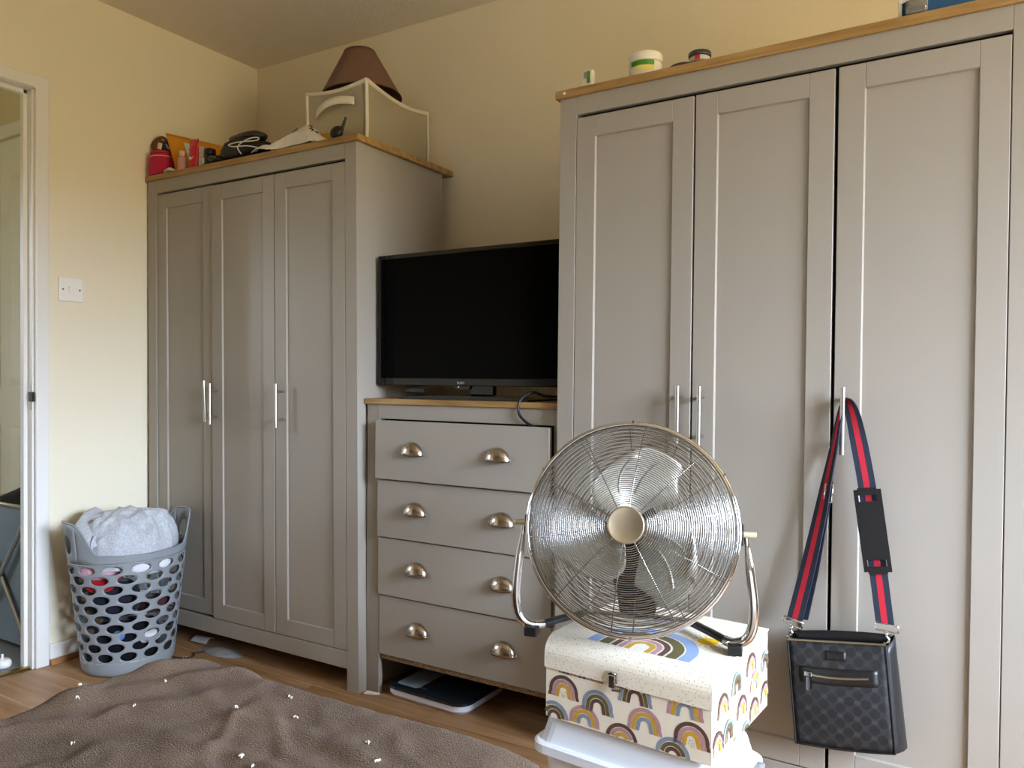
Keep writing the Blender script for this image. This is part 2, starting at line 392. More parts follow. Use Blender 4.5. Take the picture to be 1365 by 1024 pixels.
# ------------------------------------------------------------------ chest of drawers
def chest():
    X, Y, H, t = 1.106, -.511, .9568, .0177
    tl = .0058
    post = (lambda v: Vector((v.x+tl*(v.z-.9)*.5, v.y, v.z)))
    Wd = .704; D = .44
    r = thing('chest_of_drawers', 'grey four-drawer chest with oak top standing between the two wardrobes', 'chest', (X, Y, 0))
    q = MB(post); q.box(-.002, Wd+.002, -.006, D, H-t, H, .0015); q.build('top_board', M_oak, r, label='oak-effect top board')
    for x0, x1 in ((.006, .060), (Wd-.012, Wd)):
        q = MB(post); q.box(x0, x1, .002, .020, 0, H-t, .0012); q.build('corner_post', M_grey, r)
    for x0 in (.008, Wd-.018):
        q = MB(post); q.box(x0, x0+.016, .020, D, 0, H-t); q.build('side_panel', M_grey, r)
    q = MB(post); q.box(.060, Wd-.012, .002, .018, .893, H-t); q.build('top_rail', M_grey, r)
    q = MB(post); q.box(.02, Wd-.02, D-.01, D-.004, .10, H-t); q.build('back_panel', M_grey, r)
    q = MB(post); q.box(.062, Wd-.018, .006, D-.01, .117, .131); q.build('base_panel', M_chip, r, label='raw chipboard base edge')
    q = MB(post); q.box(.066, Wd-.02, .022, .024, .131, H-t); q.build('painted_shade_board', M_dark, r, label='dark board painted as the shade behind the drawers')  # near-black board: paints the shade between the drawer fronts
    rows = ((.7025, .8885, -.024), (.5155, .6985, -.012), (.3275, .5115, -.006), (.1325, .3235, .001))
    for k, (z0, z1, y) in enumerate(rows):
        x0, x1 = .062-.0005*k, Wd-.013
        q = MB(post); q.box(x0, x1, y, y+.016, z0, z1, .0014); d = q.build('drawer', M_grey, r)
        if k == 0:
            q = MB(post); q.box(x0+.014, x1-.014, y+.016, .018, z0+.02, z1-.02); q.build('drawer_box', M_grey, d)
        for cx in ((.211, .522), (.213, .531), (.216, .532), (.217, .533))[k]:
            cup_pull(d, cx, y, (z0+z1)/2-.011, post)
    return r
def cup_pull(d, cx, yf, zc, post):
    q = MB(post); w, h, p = .041, .040, .024
    def f(u, v):                       # quarter dome, open below
        a = pi*u; k = v*pi/2
        rr = cos(k)
        return (cx-w*cos(a)*(.35+.65*rr if v < 1 else .35)*1.0, yf-p*sin(k)-.0005, zc+h*sin(a)*(rr*.92+.08*(1-v))*1.0)
    n = 18
    def f2(u, v):
        a = pi*u; k = v*pi/2
        x = -w*cos(a)*cos(k)**.55 if v < .999 else 0.0
        return (cx-w*cos(a)*(1-.0*v)*max(cos(k), 0)**.5, yf-p*sin(k)*(sin(a)**.35 if sin(a) > 0 else 0)-.0005, zc+h*sin(a)*max(cos(k), 0)**.6)
    def f3(u, v):                      # true half-ellipsoid shell: u sweeps left to right, v from the face to the lip
        a = pi*u; k = pi/2*v
        return (cx-w*cos(a), yf-.0008-p*sin(a)*sin(k), zc+h*sin(a)*cos(k))
    q.grid(f3, 20, 8)
    o = q.build('cup_pull', M_nickel, d, solid=.0016)
    for s in (-1, 1):
        q = MB(post); q.box(cx+s*w*.98-.005, cx+s*w*.98+.005, yf-.002, yf, zc-.001, zc+.011, .001); q.lathe([(.0024, 0), (.0022, .0012), (0, .0018)], 10, M=Matrix.Translation((cx+s*w*1.0, yf-.002, zc+.005)) @ Matrix.Rotation(pi/2, 4, 'X'))
        q.build('pull_screw', M_nickel, o)
chest()

# ------------------------------------------------------------------ television
def tv():
    X0, X1, Z0, Z1, Y = 1.108, 1.8215, 1.000, 1.427, -.455
    r = thing('television', 'black flat-screen television standing on the chest of drawers', 'television', ((X0+X1)/2, Y, .9568))
    ox, oz = (X0+X1)/2, .9568
    def L(x0, x1, y0, y1, z0, z1): return (x0-ox, x1-ox, y0-Y, y1-Y, z0-oz, z1-oz)
    q = MB(); q.box(*L(X0, X1, Y+.006, Y+.040, Z0, Z1), .004, 2); q.box(*L(X0+.12, X1-.12, Y+.04, Y+.075, Z0+.03, Z1-.10), .01); q.build('casing', M_blackpl, r)
    q = MB()
    q.box(*L(X0, X0+.013, Y, Y+.010, Z0, Z1), .002); q.box(*L(X1-.013, X1, Y, Y+.010, Z0, Z1), .002)
    q.box(*L(X0+.013, X1-.013, Y, Y+.010, Z0, Z0+.024), .002); q.box(*L(X0+.013, X1-.013, Y, Y+.010, Z1-.013, Z1), .002)
    bz = q.build('bezel', M_blackgl, r)
    q = MB(); q.box(*L(X0+.013, X1-.013, Y+.003, Y+.008, Z0+.024, Z1-.013)); q.build('screen', M_screen, r)
    q = MB(); q.prism([(-.03, 0), (.03, 0), (.024, -.010), (-.024, -.010)], -.003, .003, M=Matrix.Translation((1.447-ox, .006, Z0-oz))); q.build('sensor_tab', M_blackgl, r)
    q = MB(); q.box(1.432-ox, 1.435-ox, -.0005, .002, .0385, .0415); q.build('standby_light', mat('standby_led', 'f2f2f2', .3), r, label='small white standby light')
    c = bpy.data.curves.new('logo', 'FONT'); c.body = 'BUSH'; c.size = .011; c.align_x = 'CENTER'; c.extrude = .0002
    t = bpy.data.objects.new('logo_text', c); COL.objects.link(t)
    dg = bpy.context.evaluated_depsgraph_get(); me = bpy.data.meshes.new_from_object(t.evaluated_get(dg)); bpy.data.objects.remove(t)
    me.materials.append(mat('logo_silver', 'a8a8a8', .3)); o = bpy.data.objects.new('logo', me); COL.objects.link(o); o.parent = r
    o.location = (1.443-ox, -.0006, Z0+.006-oz); o.rotation_euler = (pi/2, 0, 0)
    q = MB(); q.box(1.468-ox, 1.552-ox, .010, .038, .014, Z0-oz+.01, .004); q.build('stand_neck', M_blackgl, r)
    q = MB()
    prof = [(-.245, 0), (.245, 0), (.245, .006), (.12, .012), (0, .014), (-.12, .012), (-.245, .006)]
    q.prism(prof, -.030, .15, M=Matrix.Translation((1.462-ox, 0, 0))); q.build('stand_base', M_blackgl, r)
    return r
tv()
q = MB(); q.box(-.036, .036, -.012, .012, 0, .014, .003, 2); q.box(-.022, .012, -.004, .004, .014, .0165, .0005)
tag(q.build('set_top_stick', M_blackpl, None, (1.268, -.452, .9765)), 'small black device lying on the left end of the television base', 'gadget')
q = MB(); q.tube(smoothpath([(1.80, -.36, .975), (1.745, -.44, .972), (1.715, -.475, .985), (1.70, -.492, .978), (1.688, -.513, .958), (1.690, -.521, .925), (1.715, -.521, .900), (1.745, -.516, .885), (1.778, -.512, .872), (1.789, -.510, .80), (1.786, -.512, .72), (1.789, -.510, .62)]), .0042, 8)
tag(q.build('television_cable', M_blackpl), 'black cable looping from the television over the oak chest top', 'cable')

# ------------------------------------------------------------------ light switch
r = thing('light_switch', 'white single light switch plate on the cream wall by the door', 'switch', (0, -.8477, 1.3349))
q = MB(); q.box(0, .0085, -.043, .043, -.043, .043, .003, 2); q.build('plate', M_switch, r)
q = MB(); q.add([(.0086, -.011, -.012), (.0086, .011, -.012), (.0086, .011, .012), (.0086, -.011, .012), (.0100, -.010, -.011), (.0100, .010, -.011), (.0145, .010, .011), (.0145, -.010, .011)],
    [(0, 1, 5, 4), (1, 2, 6, 5), (2, 3, 7, 6), (3, 0, 4, 7), (4, 5, 6, 7)]); q.build('rocker', M_switch, r)
for s in (-1, 1):
    q = MB(); q.lathe([(.0032, 0), (.003, .001), (0, .0012)], 12, M=Matrix.Translation((.0085, s*.030, 0)) @ Matrix.Rotation(pi/2, 4, 'Y')); q.build('screw', mat('screw_dark%d' % s, '5a554c', .3, .8), r, label='metal fixing screw')

# ------------------------------------------------------------------ laundry basket and clothes
BX, BY, BA = .228, -.768, R(80)
def basket():
    r = thing('laundry_basket', 'grey plastic laundry basket with oval holes, filled, against the cream wall', 'laundry basket', (BX, BY, 0), BA)
    N = 13; z0, rh, rows = .052, .0335, 10
    ztop = z0+rh*rows+.006
    def rad(z):
        k = z/.5; f = min(z/.018, 1.0)**.5
        return (.148+.057*k)*(.93+.07*f), (.134+.030*k)*(.93+.07*f)
    def P(th, z):
        a, c = rad(z); return (a*cos(th), c*sin(th), z)
    def rim(th):
        c = abs(cos(th)); k = min(1, max(0, (c-.74)/.24)); lift = .103*k*k*(3-2*k)
        return .415+lift+.012*c*c
    q = MB()
    q.grid(lambda u, v: P(2*pi*u, .052*v if v > 0 else .0006), 104, 6, closed_u=True)
    q.grid(lambda u, v: (P(2*pi*u, .0006)[0]*v, P(2*pi*u, .0006)[1]*v, .003), 104, 2, closed_u=True)
    ns = 24; cw = 2*pi/N
    def cell(tc, zc, hw, hh, ea, eb, topf=None):
        vs = []; fs = []
        for i in range(ns):
            t = 2*pi*i/ns; m = max(abs(cos(t)), abs(sin(t)))
            ex, ey = ea*cos(t), eb*sin(t)
            bx, by = hw*cos(t)/m, hh*sin(t)/m
            zb_ = zc+by
            if topf and by > .999*hh: zb_ = topf(tc+bx)
            elif topf and by > -hh: zb_ = zc-hh+(by+hh)/(2*hh)*(topf(tc+bx)-(zc-hh))
            vs += [P(tc+ex, zc+ey), P(tc+ex*.5+bx*.5, (zc+ey)*.5+zb_*.5), P(tc+bx, zb_)]
        for i in range(ns):
            j = (i+1) % ns
            fs += [(3*i, 3*i+1, 3*j+1, 3*j), (3*i+1, 3*i+2, 3*j+2, 3*j+1)]
        q.add(vs, fs, smooth=True)
    for rr in range(rows):
        for k in range(N):
            cell((k+.5*(rr % 2))*cw, z0+rh*(rr+.5), cw/2, rh/2, cw*.345, rh*.455)
    q.grid(lambda u, v: P(2*pi*u, z0+rh*rows+.006*v), 104, 1, closed_u=True)
    hw = .30
    for s in (0, pi):
        cell(s, (ztop+.518)/2, hw, (.518-ztop)/2, .15, .033, rim)
    for s in (0, pi):
        def g(u, v, s=s):
            th = s+hw+(pi-2*hw)*u; return P(th, ztop+(rim(th)-ztop)*v)
        q.grid(g, 40, 5)
    q.build('basket_shell', M_basket, r, solid=.0028, merge=True)
    q = MB(); q.tube([P(2*pi*i/120, rim(2*pi*i/120)) for i in range(120)], .0035, 6, closed=True); q.build('rim', M_basket, r)
    return rad
rad = basket()
def lump(name, M_, z0, z1, th0, th1, seed, label, rr=.94, cat='garment', crease=.010):
    """a crumpled garment packed against the basket wall between two heights and two bearings"""
    q = MB()
    def f(u, v):
        a = 2*pi*u; zc = (z0+z1)/2; hz = (z1-z0)/2
        k = pi*(v-.5)
        z = zc+hz*sin(k)*.98
        A, C = rad(max(zc, .02)); A *= rr; C *= rr
        m = cos(k)**.45 if cos(k) > 0 else 0
        tm, td = (th0+th1)/2, (th1-th0)/2
        # local sector: bearing spreads with cos(a), depth with sin(a)
        th = tm+td*cos(a)*m; dep = 1-(.40-.40*sin(a)*m)
        p = Vector((A*dep*cos(th), C*dep*sin(th), z))
        n = noise.noise(p*22+Vector((seed, 0, seed)))+.5*noise.noise(p*60+Vector((0, seed, 0)))
        w = Vector((cos(th), sin(th), .4))
        p -= w*crease*(.5+.5*n)*1.2
        return p
    q.grid(f, 40, 16, closed_u=True)
    o = q.build(name, M_, None, (BX, BY, 0)); o.rotation_euler = (0, 0, BA)
    tag(o, label, cat)
def cloth(n, c): return mat(n, c, .95, bump=(300, .001), sheen=.2, spec=.1)
# bearings: 0 is towards the back right handle, -pi/2 faces the room
lump('folded_dark_laundry', cloth('black_cloth', '15151a'), .02, .185, -3.45, -.45, 3, 'black washing packed at the bottom of the laundry basket', .90)
lump('crumpled_maroon_garment', cloth('maroon_cloth', '4a2a30'), .19, .25, -1.55, -.5, 5, 'maroon garment showing through the right holes of the basket')
lump('crumpled_navy_garment', cloth('navy_cloth', '23252e'), .19, .325, -3.5, -1.5, 8, 'charcoal garment showing through the middle holes of the basket', .90)
lump('crumpled_red_garment', cloth('red_cloth', 'b01722'), .290, .335, -3.1, -2.15, 11, 'red garment showing through the left holes of the basket', .985)
lump('crumpled_pink_garment', cloth('pink_cloth', 'd9a8b4'), .330, .405, -3.45, -2.15, 13, 'pale pink garment just under the rim on the left of the basket', .99)
lump('crumpled_white_garment', cloth('white_cloth', 'e2e2e4'), .335, .405, -2.2, -.5, 17, 'white garment just under the rim on the right of the basket', .99)
lump('crumpled_cream_garment', cloth('offwhite_cloth', 'dcd8d6'), .095, .140, -1.85, -.9, 19, 'off-white garment low in the front of the basket', .985)
lump('crumpled_blue_garment', cloth('blue_cloth', '5c86c4'), .120, .158, -2.35, -1.95, 23, 'small pale blue garment low in the middle of the basket', .99)
# grey jogging bottoms heaped on top
def joggers():
    r = thing('grey_joggers', 'pale grey marl joggers heaped over the top of the laundry basket', 'trousers', (BX, BY, .40))
    q = MB(); cb, sb = cos(BA), sin(BA)
    def surf(a, k):
        A, C = .170, .138
        m = sin(k); calm = 1-.75*m**8
        lx, ly = A*m*cos(a), C*m*sin(a)
        p = Vector((lx*cb-ly*sb, lx*sb+ly*cb, .012+.135*max(cos(k), 0)**.70))
        n = noise.noise(p*11+Vector((4, 1, 7)))
        t1 = 1-abs(noise.noise(Vector((p.x*9-p.y*14, p.y*9+p.x*4, p.z*6))+Vector((9, 2, 2)))*2.2)
        t2 = 1-abs(noise.noise(Vector((p.x*22+p.y*10, p.y*16-p.x*12, p.z*10))+Vector((2, 8, 1)))*2.4)
        d = Vector((cos(a+BA)*m, sin(a+BA)*m, .8))
        return p+d*(.014*n+.021*max(0, t1)+.011*max(0, t2)-.016)*calm
    def f(u, v):
        k = v*pi/2; p = surf(2*pi*u, k)
        if v > .93: p.z -= .05
        return p
    q.grid(f, 128, 60, closed_u=True); q.build('leg_cloth', M_greycloth, r)
    # gathered waistband: ribs across a rolled band on the left of the heap
    q = MB()
    path = [(R(-70), R(84)), (R(-82), R(72)), (R(-98), R(60)), (R(-118), R(50)), (R(-140), R(44)), (R(-165), R(46))]
    cen = []
    for bear, k in path:
        p = surf(bear-BA, k); cen.append(p+Vector((cos(bear)*sin(k), sin(bear)*sin(k), cos(k)+.2))*.010)
    cen = smoothpath(cen, 12)
    n = len(cen)-1
    def g(u, v):
        i = int(round(u*n)); p = cen[i]; d = (cen[min(i+1, n)]-cen[max(i-1, 0)]).normalized()
        w = d.cross(Vector((.75, -.5, .45))).normalized(); o = d.cross(w)
        rr = 1+.10*sin(u*95)
        a = 2*pi*v
        return p+w*(.026*cos(a))+o*(.010*rr*sin(a))
    q.grid(g, n, 14); q.build('waistband', M_greycloth, r)
    q = MB()
    for sh in (0, 1):
        pts = []
        for i in range(5):
            be, k = R(-78+9*sh), R(66+6.5*i); p = surf(be-BA, k); pts.append(p+Vector((cos(be)*sin(k), sin(be)*sin(k), cos(k)))*.012)
        pts = smoothpath(pts); q.tube(pts, [.005]*(len(pts)-1)+[.008], 8)
    q.build('drawstring', M_greycloth, r)
joggers()

# ------------------------------------------------------------------ bed and fleece
def fz(x, y):
    n = noise.noise(Vector((x*2.4, y*2.4, 3)))*.010+noise.noise(Vector((x*7, y*7, 1)))*.004
    far = min(1, max(.25, (-1.45-y)/.22))
    w1_ = Vector((x*2.2+noise.noise(Vector((x*3, y*3, 2)))*.5, y*8+x*1.6+noise.noise(Vector((x*4, y*2, 6)))*.8, 9))
    n += .008*max(0, 1-abs(noise.noise(w1_))*4.5)*far
    w2_ = Vector((x*6-y*3, y*12+x*7, 4))
    n += .005*max(0, 1-abs(noise.noise(w2_))*4)*far
    n += noise.noise(Vector((x*24, y*24, 5)))*.0025
    # two soft rolls along the foot end, near the far corner
    s = (x-1.49)+(-1.45-y)*.45
    n += .009*math.exp(-((s-.10)/.026)**2)*max(0, min(1, (y+1.95)*2.5))
    n += .010*math.exp(-((s-.19)/.026)**2)*max(0, min(1, (y+1.85)*2.5))
    n += .006*math.exp(-((s-.29)/.03)**2)*max(0, min(1, (y+1.80)*2.5))*far
    return n
BZ = .497
def fleece():
    q = MB(); NX, NY = 260, 240
    X0, X1, Y0, Y1 = 1.495, 2.275, -2.95, -1.450
    LX, LY = .36, .34                # overhang at foot end and far side
    def f(u, v):
        sx_ = -LX+(X1-X0+LX)*u       # distance along the cloth from the foot edge
        sy_ = -LY+(Y1-Y0+LY)*v       # distance in from the far edge
        rr = .055
        def edge(s):                 # arc over the mattress edge: returns (inward, drop)
            if s > rr: return s, 0.0
            L = rr*pi/2; t = (rr-s)/L
            if t < 1: return rr-rr*sin(t*pi/2), rr-rr*cos(t*pi/2)
            return 0.0-.012*math.sin(min(1, (t-1)))*1.0, rr+(t-1)*L
        ix, dx = edge(sx_); iy, dy = edge(sy_)
        x = X0+ix; y = Y1-iy
        # rounded corner seen from above
        cr_ = .13
        if ix < cr_ and iy < cr_:
            vx, vy = cr_-ix, cr_-iy; m = math.hypot(vx, vy); mx = max(vx, vy)
            if m > 1e-6: k = mx/m; x = X0+cr_-vx*k; y = Y1-cr_+vy*k
        drop = max(dx, dy)
        z = BZ-drop+fz(x, y)*(1 if drop < .02 else .5)
        if drop > .05:
            w = .012*sin((x+y)*38)*min(1, (drop-.05)*6)
            if dx > dy: x -= abs(w)+.004
            else: y += abs(w)+.004
        # hem on the right runs slightly askew
        hem = max(0, (u-.93)/.07)
        z -= .016*hem*hem
        x += .02*sin(y*7)*u
        z = max(z, .03)
        return (x, y, z)
    q.grid(f, NX, NY)
    o = q.build('fleece_blanket', M_fleece, None, solid=.008)
    tag(o, 'brown fleece blanket spread over the bed in the foreground', 'blanket')
    # bits of white fluff on the pile
    q = MB(); rg = random.Random(5)
    for x, y in ((1.62, -1.60), (1.575, -1.72), (1.545, -1.70), (1.80, -1.60), (1.94, -1.70), (1.975, -1.715), (2.06, -1.58), (1.70, -1.80), (1.84, -1.52), (1.90, -1.565), (2.11, -1.62), (1.66, -1.68)):
        s = .0012+.0016*rg.random()
        for k in range(3):
            px, py = x+rg.uniform(-1, 1)*s*1.6, y+rg.uniform(-1, 1)*s*1.6
            M_ = Matrix.Translation((px, py, BZ+fz(px, py)+.006)) @ Matrix.Rotation(rg.random()*3, 4, 'Z')
            q.lathe([(0, -.002), (s*.7, -.001), (s*.6, .001), (0, .002)], 6, M=M_, sx=1.7, sy=.6)
    k = q.build('lint', M_lint, o, label='specks of white lint'); k['kind'] = 'stuff'
fleece()
def bed():
    r = thing('bed', 'low bed with white sheet under the brown fleece', 'bed', (2.55, -2.2, 0))
    q = MB(); q.box(-1.02, 1.10, -.82, .715, .20, BZ-.028, .05, 3); q.build('mattress', M_sheet, r, label='white sheeted mattress')
    q = MB(); q.box(-1.01, 1.09, -.81, .70, .06, .20, .01); q.build('divan_base', mat('grey_divan', '6a655e', .9), r)
    for sx_ in (-.95, 1.03):
        for sy_ in (-.76, .64):
            q = MB(); q.lathe([(.022, 0), (.022, .06)], 12, M=Matrix.Translation((sx_, sy_, 0))); q.build('leg', M_blackpl, r)
bed()

# ------------------------------------------------------------------ white storage bin and rainbow keepsake box
KA = R(-5.0)
def rr_poly(x0, x1, y0, y1, r, n=5):
    o = []
    for cx, cy, a in ((x1-r, y0+r, -90), (x1-r, y1-r, 0), (x0+r, y1-r, 90), (x0+r, y0+r, 180)):
        for k in range(n+1):
            t = R(a+90*k/n); o.append((cx+r*cos(t), cy+r*sin(t)))
    return o
def loft(q, layers, mi=None, smooth=False, M=None):
    n = len(layers[0][0]); v = []; f = []
    for poly, z in layers: v += [(a, c, z) for a, c in poly]
    for i in range(len(layers)-1):
        for k in range(n): f.append((i*n+k, i*n+(k+1) % n, (i+1)*n+(k+1) % n, (i+1)*n+k))
    f.append(tuple(range(n))[::-1]); f.append(tuple((len(layers)-1)*n+k for k in range(n)))
    q.add(v, f, mi, M, smooth)
M_white = mat('white_tub_plastic', 'dfe3e8', .38, spec=.4)
M_clearpl = mat('clear_plastic', 'e9eef2', .12, trans=.75)
KBZ = .317
def bin_():
    r = thing('storage_bin', 'white lidded plastic storage bin under the rainbow box', 'storage bin', (2.222, -.900, 0), KA)
    q = MB(); loft(q, [(rr_poly(-.170, .170, -.082, .082, .03), .001), (rr_poly(-.196, .196, -.102, .102, .032), .238)]); q.build('tub', M_white, r)
    q = MB()
    loft(q, [(rr_poly(-.212, .212, -.116, .116, .034), .236), (rr_poly(-.216, .216, -.120, .120, .036), .238), (rr_poly(-.216, .216, -.120, .120, .036), .256), (rr_poly(-.212, .212, -.116, .116, .034), .259),
             (rr_poly(-.203, .203, -.107, .107, .034), .259), (rr_poly(-.193, .193, -.096, .096, .036), .305), (rr_poly(-.188, .188, -.091, .091, .034), .313), (rr_poly(-.178, .178, -.081, .081, .03), KBZ-.001)])
    q.build('lid', M_white, r)
    for s in (-1, 1):
        q = MB(); q.box(s*.216-.004, s*.216+.010 if s > 0 else s*.216+.004, -.05, .075, .205, .262, .004, 2); q.build('clip', M_clearpl, r, label='clear side clip')
bin_()
M_kcream = mat('cream_box_paper', 'ece3cf', .5, bump=(500, .0001))
def speckle():
    m = mat('cream_dotted_paper', 'ece3cf', .5); n = m.node_tree; L = n.links; bs = n.nodes['Principled BSDF']
    t = n.nodes.new('ShaderNodeTexCoord'); v = n.nodes.new('ShaderNodeTexVoronoi'); v.inputs['Scale'].default_value = 210
    L.new(t.outputs['Object'], v.inputs['Vector'])
    c = n.nodes.new('ShaderNodeMath'); c.operation = 'LESS_THAN'; c.inputs[1].default_value = .20
    L.new(v.outputs['Distance'], c.inputs[0])
    mx = n.nodes.new('ShaderNodeMix'); mx.data_type = 'RGBA'; mx.inputs['A'].default_value = lin('ece3cf'); mx.inputs['B'].default_value = lin('9c8f7c')
    L.new(c.outputs[0], mx.inputs['Factor']); L.new(mx.outputs['Result'], bs.inputs['Base Color'])
    return m
M_kdots = speckle()
INK = [mat('ink_brown', '5a4138', .55), mat('ink_pink', 'b58a90', .55), mat('ink_mustard', 'c49a35', .55), mat('ink_blue', '8390a3', .55), mat('ink_olive', '625a38', .55), mat('ink_yellow', 'e9b912', .55), mat('ink_dots', '6b6158', .55), mat('ink_paleblue', '8fa7cf', .55)]
SETS = {'A': (0, 1, 2), 'B': (3, 4, 0), 'C': (1, 2, 3)}
def rainbow(q, P, cu, cv, kind, s=1.0, lim=None, asp=1.0, dots=True):
    """bands of an arch: P(u, v) maps printed metres to the face; cu, cv is the middle of the arch's feet"""
    w = .0062*s
    def put(poly, mi):
        if lim:
            a = sum(p[0] for p in poly)/len(poly); c = sum(p[1] for p in poly)/len(poly)
            if not lim(a, c): return
        q.add([P(*p) for p in poly], [tuple(range(len(poly)))], mi)
    n = 26
    for k, mi in enumerate(SETS[kind]):
        ro = (.0285-.0075*k)*s; ri = ro-w; leg = .012*s
        pts = []
        for i in range(n+1):
            t = -.10+(pi+.20)*i/n
            c, d = cos(t), sin(t)
            k2 = 1.0
            pts.append(((cu+ro*c*asp, cv+leg+ro*1.12*d), (cu+ri*c*asp, cv+leg+ri*1.12*d)))
        fl_ = .0020*s
        pts = [((cu+(ro+fl_)*asp, cv), (cu+(ri+fl_)*asp, cv)), ((cu+(ro+fl_*.6)*asp, cv+leg*.5), (cu+(ri+fl_*.6)*asp, cv+leg*.5))]+pts+[((cu-(ro+fl_*.6)*asp, cv+leg*.5), (cu-(ri+fl_*.6)*asp, cv+leg*.5)), ((cu-(ro+fl_)*asp, cv), (cu-(ri+fl_)*asp, cv))]
        for a, c in zip(pts[:-1], pts[1:]):
            put([a[0], c[0], c[1], a[1]], mi)
    if kind == 'A' and dots:
        rg = random.Random(int(cu*1e4))
        for i in range(26):
            a = rg.uniform(-1, 1)*.006*s; d = rg.uniform(0, .013)*s; h = .00045*s
            put([(cu+a-h, cv+d-h), (cu+a+h, cv+d-h), (cu+a+h, cv+d+h), (cu+a-h, cv+d+h)], 6)
def keepsake():
    w, d, h = .362, .325, .168
    FLc = Vector((2.036, -.995, KBZ)); c, s = cos(KA), sin(KA)
    ctr = FLc+Vector((c*w/2-s*d/2, s*w/2+c*d/2, 0))
    r = thing('keepsake_box', 'cream lidded box printed with rainbows, the floor fan standing on it', 'box', ctr, KA)
    rad_ = .034
    def prof(off, y1=None):
        o = []
        for k in range(9):
            t = pi-(pi/2)*k/8
            o.append((-d/2+rad_+(rad_+off)*cos(t), h-.004-rad_+(rad_+off)*sin(t)))
        return o
    body = [(-d/2, 0)]+prof(0)+[(d/2, h-.004), (d/2, 0)]
    q = MB(); q.prism(body, -w/2, w/2, axis='x'); q.build('box_body', M_kcream, r)
    outer = [(-d/2-.004, h-.064)]+prof(.004)+[(d/2+.002, h)]
    inner = [(d/2+.002, h-.0035)]+prof(.0005)[::-1]+[(-d/2-.0005, h-.064)]
    q = MB(); q.prism(outer+inner, -w/2-.002, w/2+.002, axis='x'); lid = q.build('lid', M_kdots, r, label='dotted lid with a folded front flap')
    # printed rainbows, front
    fy = -d/2-.0004
    q = MB(); P = lambda u, v: (u-w/2, fy, v)
    lim = lambda u, v: .001 < u < w-.001 and .001 < v < h-.066
    tl, tr = 1.616, 1.396
    for px, py, kd in ((175, 318, 'A'), (412, 410, 'B'), (105, 485, 'B'), (325, 520, 'C'), (643, 318, 'B'), (908, 365, 'C'), (697, 515, 'C'), (940, 582, 'A'), (565, 640, 'A'), (848, 715, 'B'), (250, 155, 'B'), (330, 165, 'C'), (480, 195, 'C')):
        s_ = (px-40)/993; u = s_*tr/((1-s_)*tl+s_*tr)
        yb = 432+(px-40)*.281; yt = 115+(px-40)*.156
        v = (yb-py)/(yb-yt)*(h-.064)
        if py < 200: v = h-.064-.006
        rainbow(q, P, u*w, v, kd, 1.06, lim, 1.16)
    q.build('rainbow_print', INK, r)
    # printed rainbows, right side
    q = MB(); P = lambda u, v: (w/2+.0024, u-d/2, v)
    def lim2(u, v): return .004 < u < d-.002 and .002 < v < h-.008
    for u, v, kd in ((.055, .075, 'A'), (.130, .093, 'B'), (.215, .105, 'A'), (.028, .012, 'A'), (.085, .015, 'B'), (.160, .036, 'A'), (.240, .062, 'C'), (.305, .085, 'B'), (.235, .006, 'A'), (.125, -.035, 'C'), (.185, -.024, 'B'), (.305, .018, 'A'), (.045, -.050, 'C')):
        rainbow(q, P, u, v, kd, .98, lim2, 1.0, False)
    q.build('rainbow_print', INK, r)
    # big arch and sun on the lid
    q = MB(); P = lambda u, v: (u, v-d/2, h+.0004)
    def arch(ro, ri, mi):
        n = 30; L = []
        for i in range(n+1):
            t = pi*i/n; L.append(((.010+ro*cos(t), .062+ro*sin(t)), (.010+ri*cos(t), .062+ri*sin(t))))
        L = [((.010+ro, .034), (.010+ri, .034))]+L+[((.010-ro, .034), (.010-ri, .034))]
        for a, c_ in zip(L[:-1], L[1:]): q.add([P(*p) for p in (a[0], c_[0], c_[1], a[1])], [(0, 1, 2, 3)], mi)
    for ro, ri, mi in ((.112, .088, 7), (.084, .062, 4), (.057, .045, 0), (.041, .030, 1), (.027, .016, 2)): arch(ro, ri, mi)
    cx, cy = .108, .168
    q.add([P(cx+.022*cos(2*pi*k/24), cy+.022*sin(2*pi*k/24)) for k in range(24)], [tuple(range(24))], 5)
    for k in range(18):
        t = 2*pi*k/18; a, b_ = Vector((cos(t), sin(t))), Vector((-sin(t), cos(t)))*.0012
        q.add([P(*(Vector((cx, cy))+a*.027+b_)), P(*(Vector((cx, cy))+a*.036+b_)), P(*(Vector((cx, cy))+a*.036-b_)), P(*(Vector((cx, cy))+a*.027-b_))], [(0, 1, 2, 3)], 2)
    q.build('lid_print', INK, r)
    # clasp
    q = MB(); y = -d/2-.004
    q.box(-.032, -.010, y-.003, y+.001, h-.060, h-.038, .003, 2); q.box(-.029, -.014, y-.006, y-.002, h-.070, h-.044, .003, 2)
    q.tube(smoothpath([(-.030, y-.004, h-.042), (-.021, y-.008, h-.036), (-.012, y-.004, h-.042)]), .0016, 6)
    q.cyl((-.018, y-.007, h-.071), (-.002, y-.007, h-.069), .004, n=10)
    q.build('clasp', M_chrome, r, label='small chrome clasp')
    return ctr, h
kc, kh = keepsake()

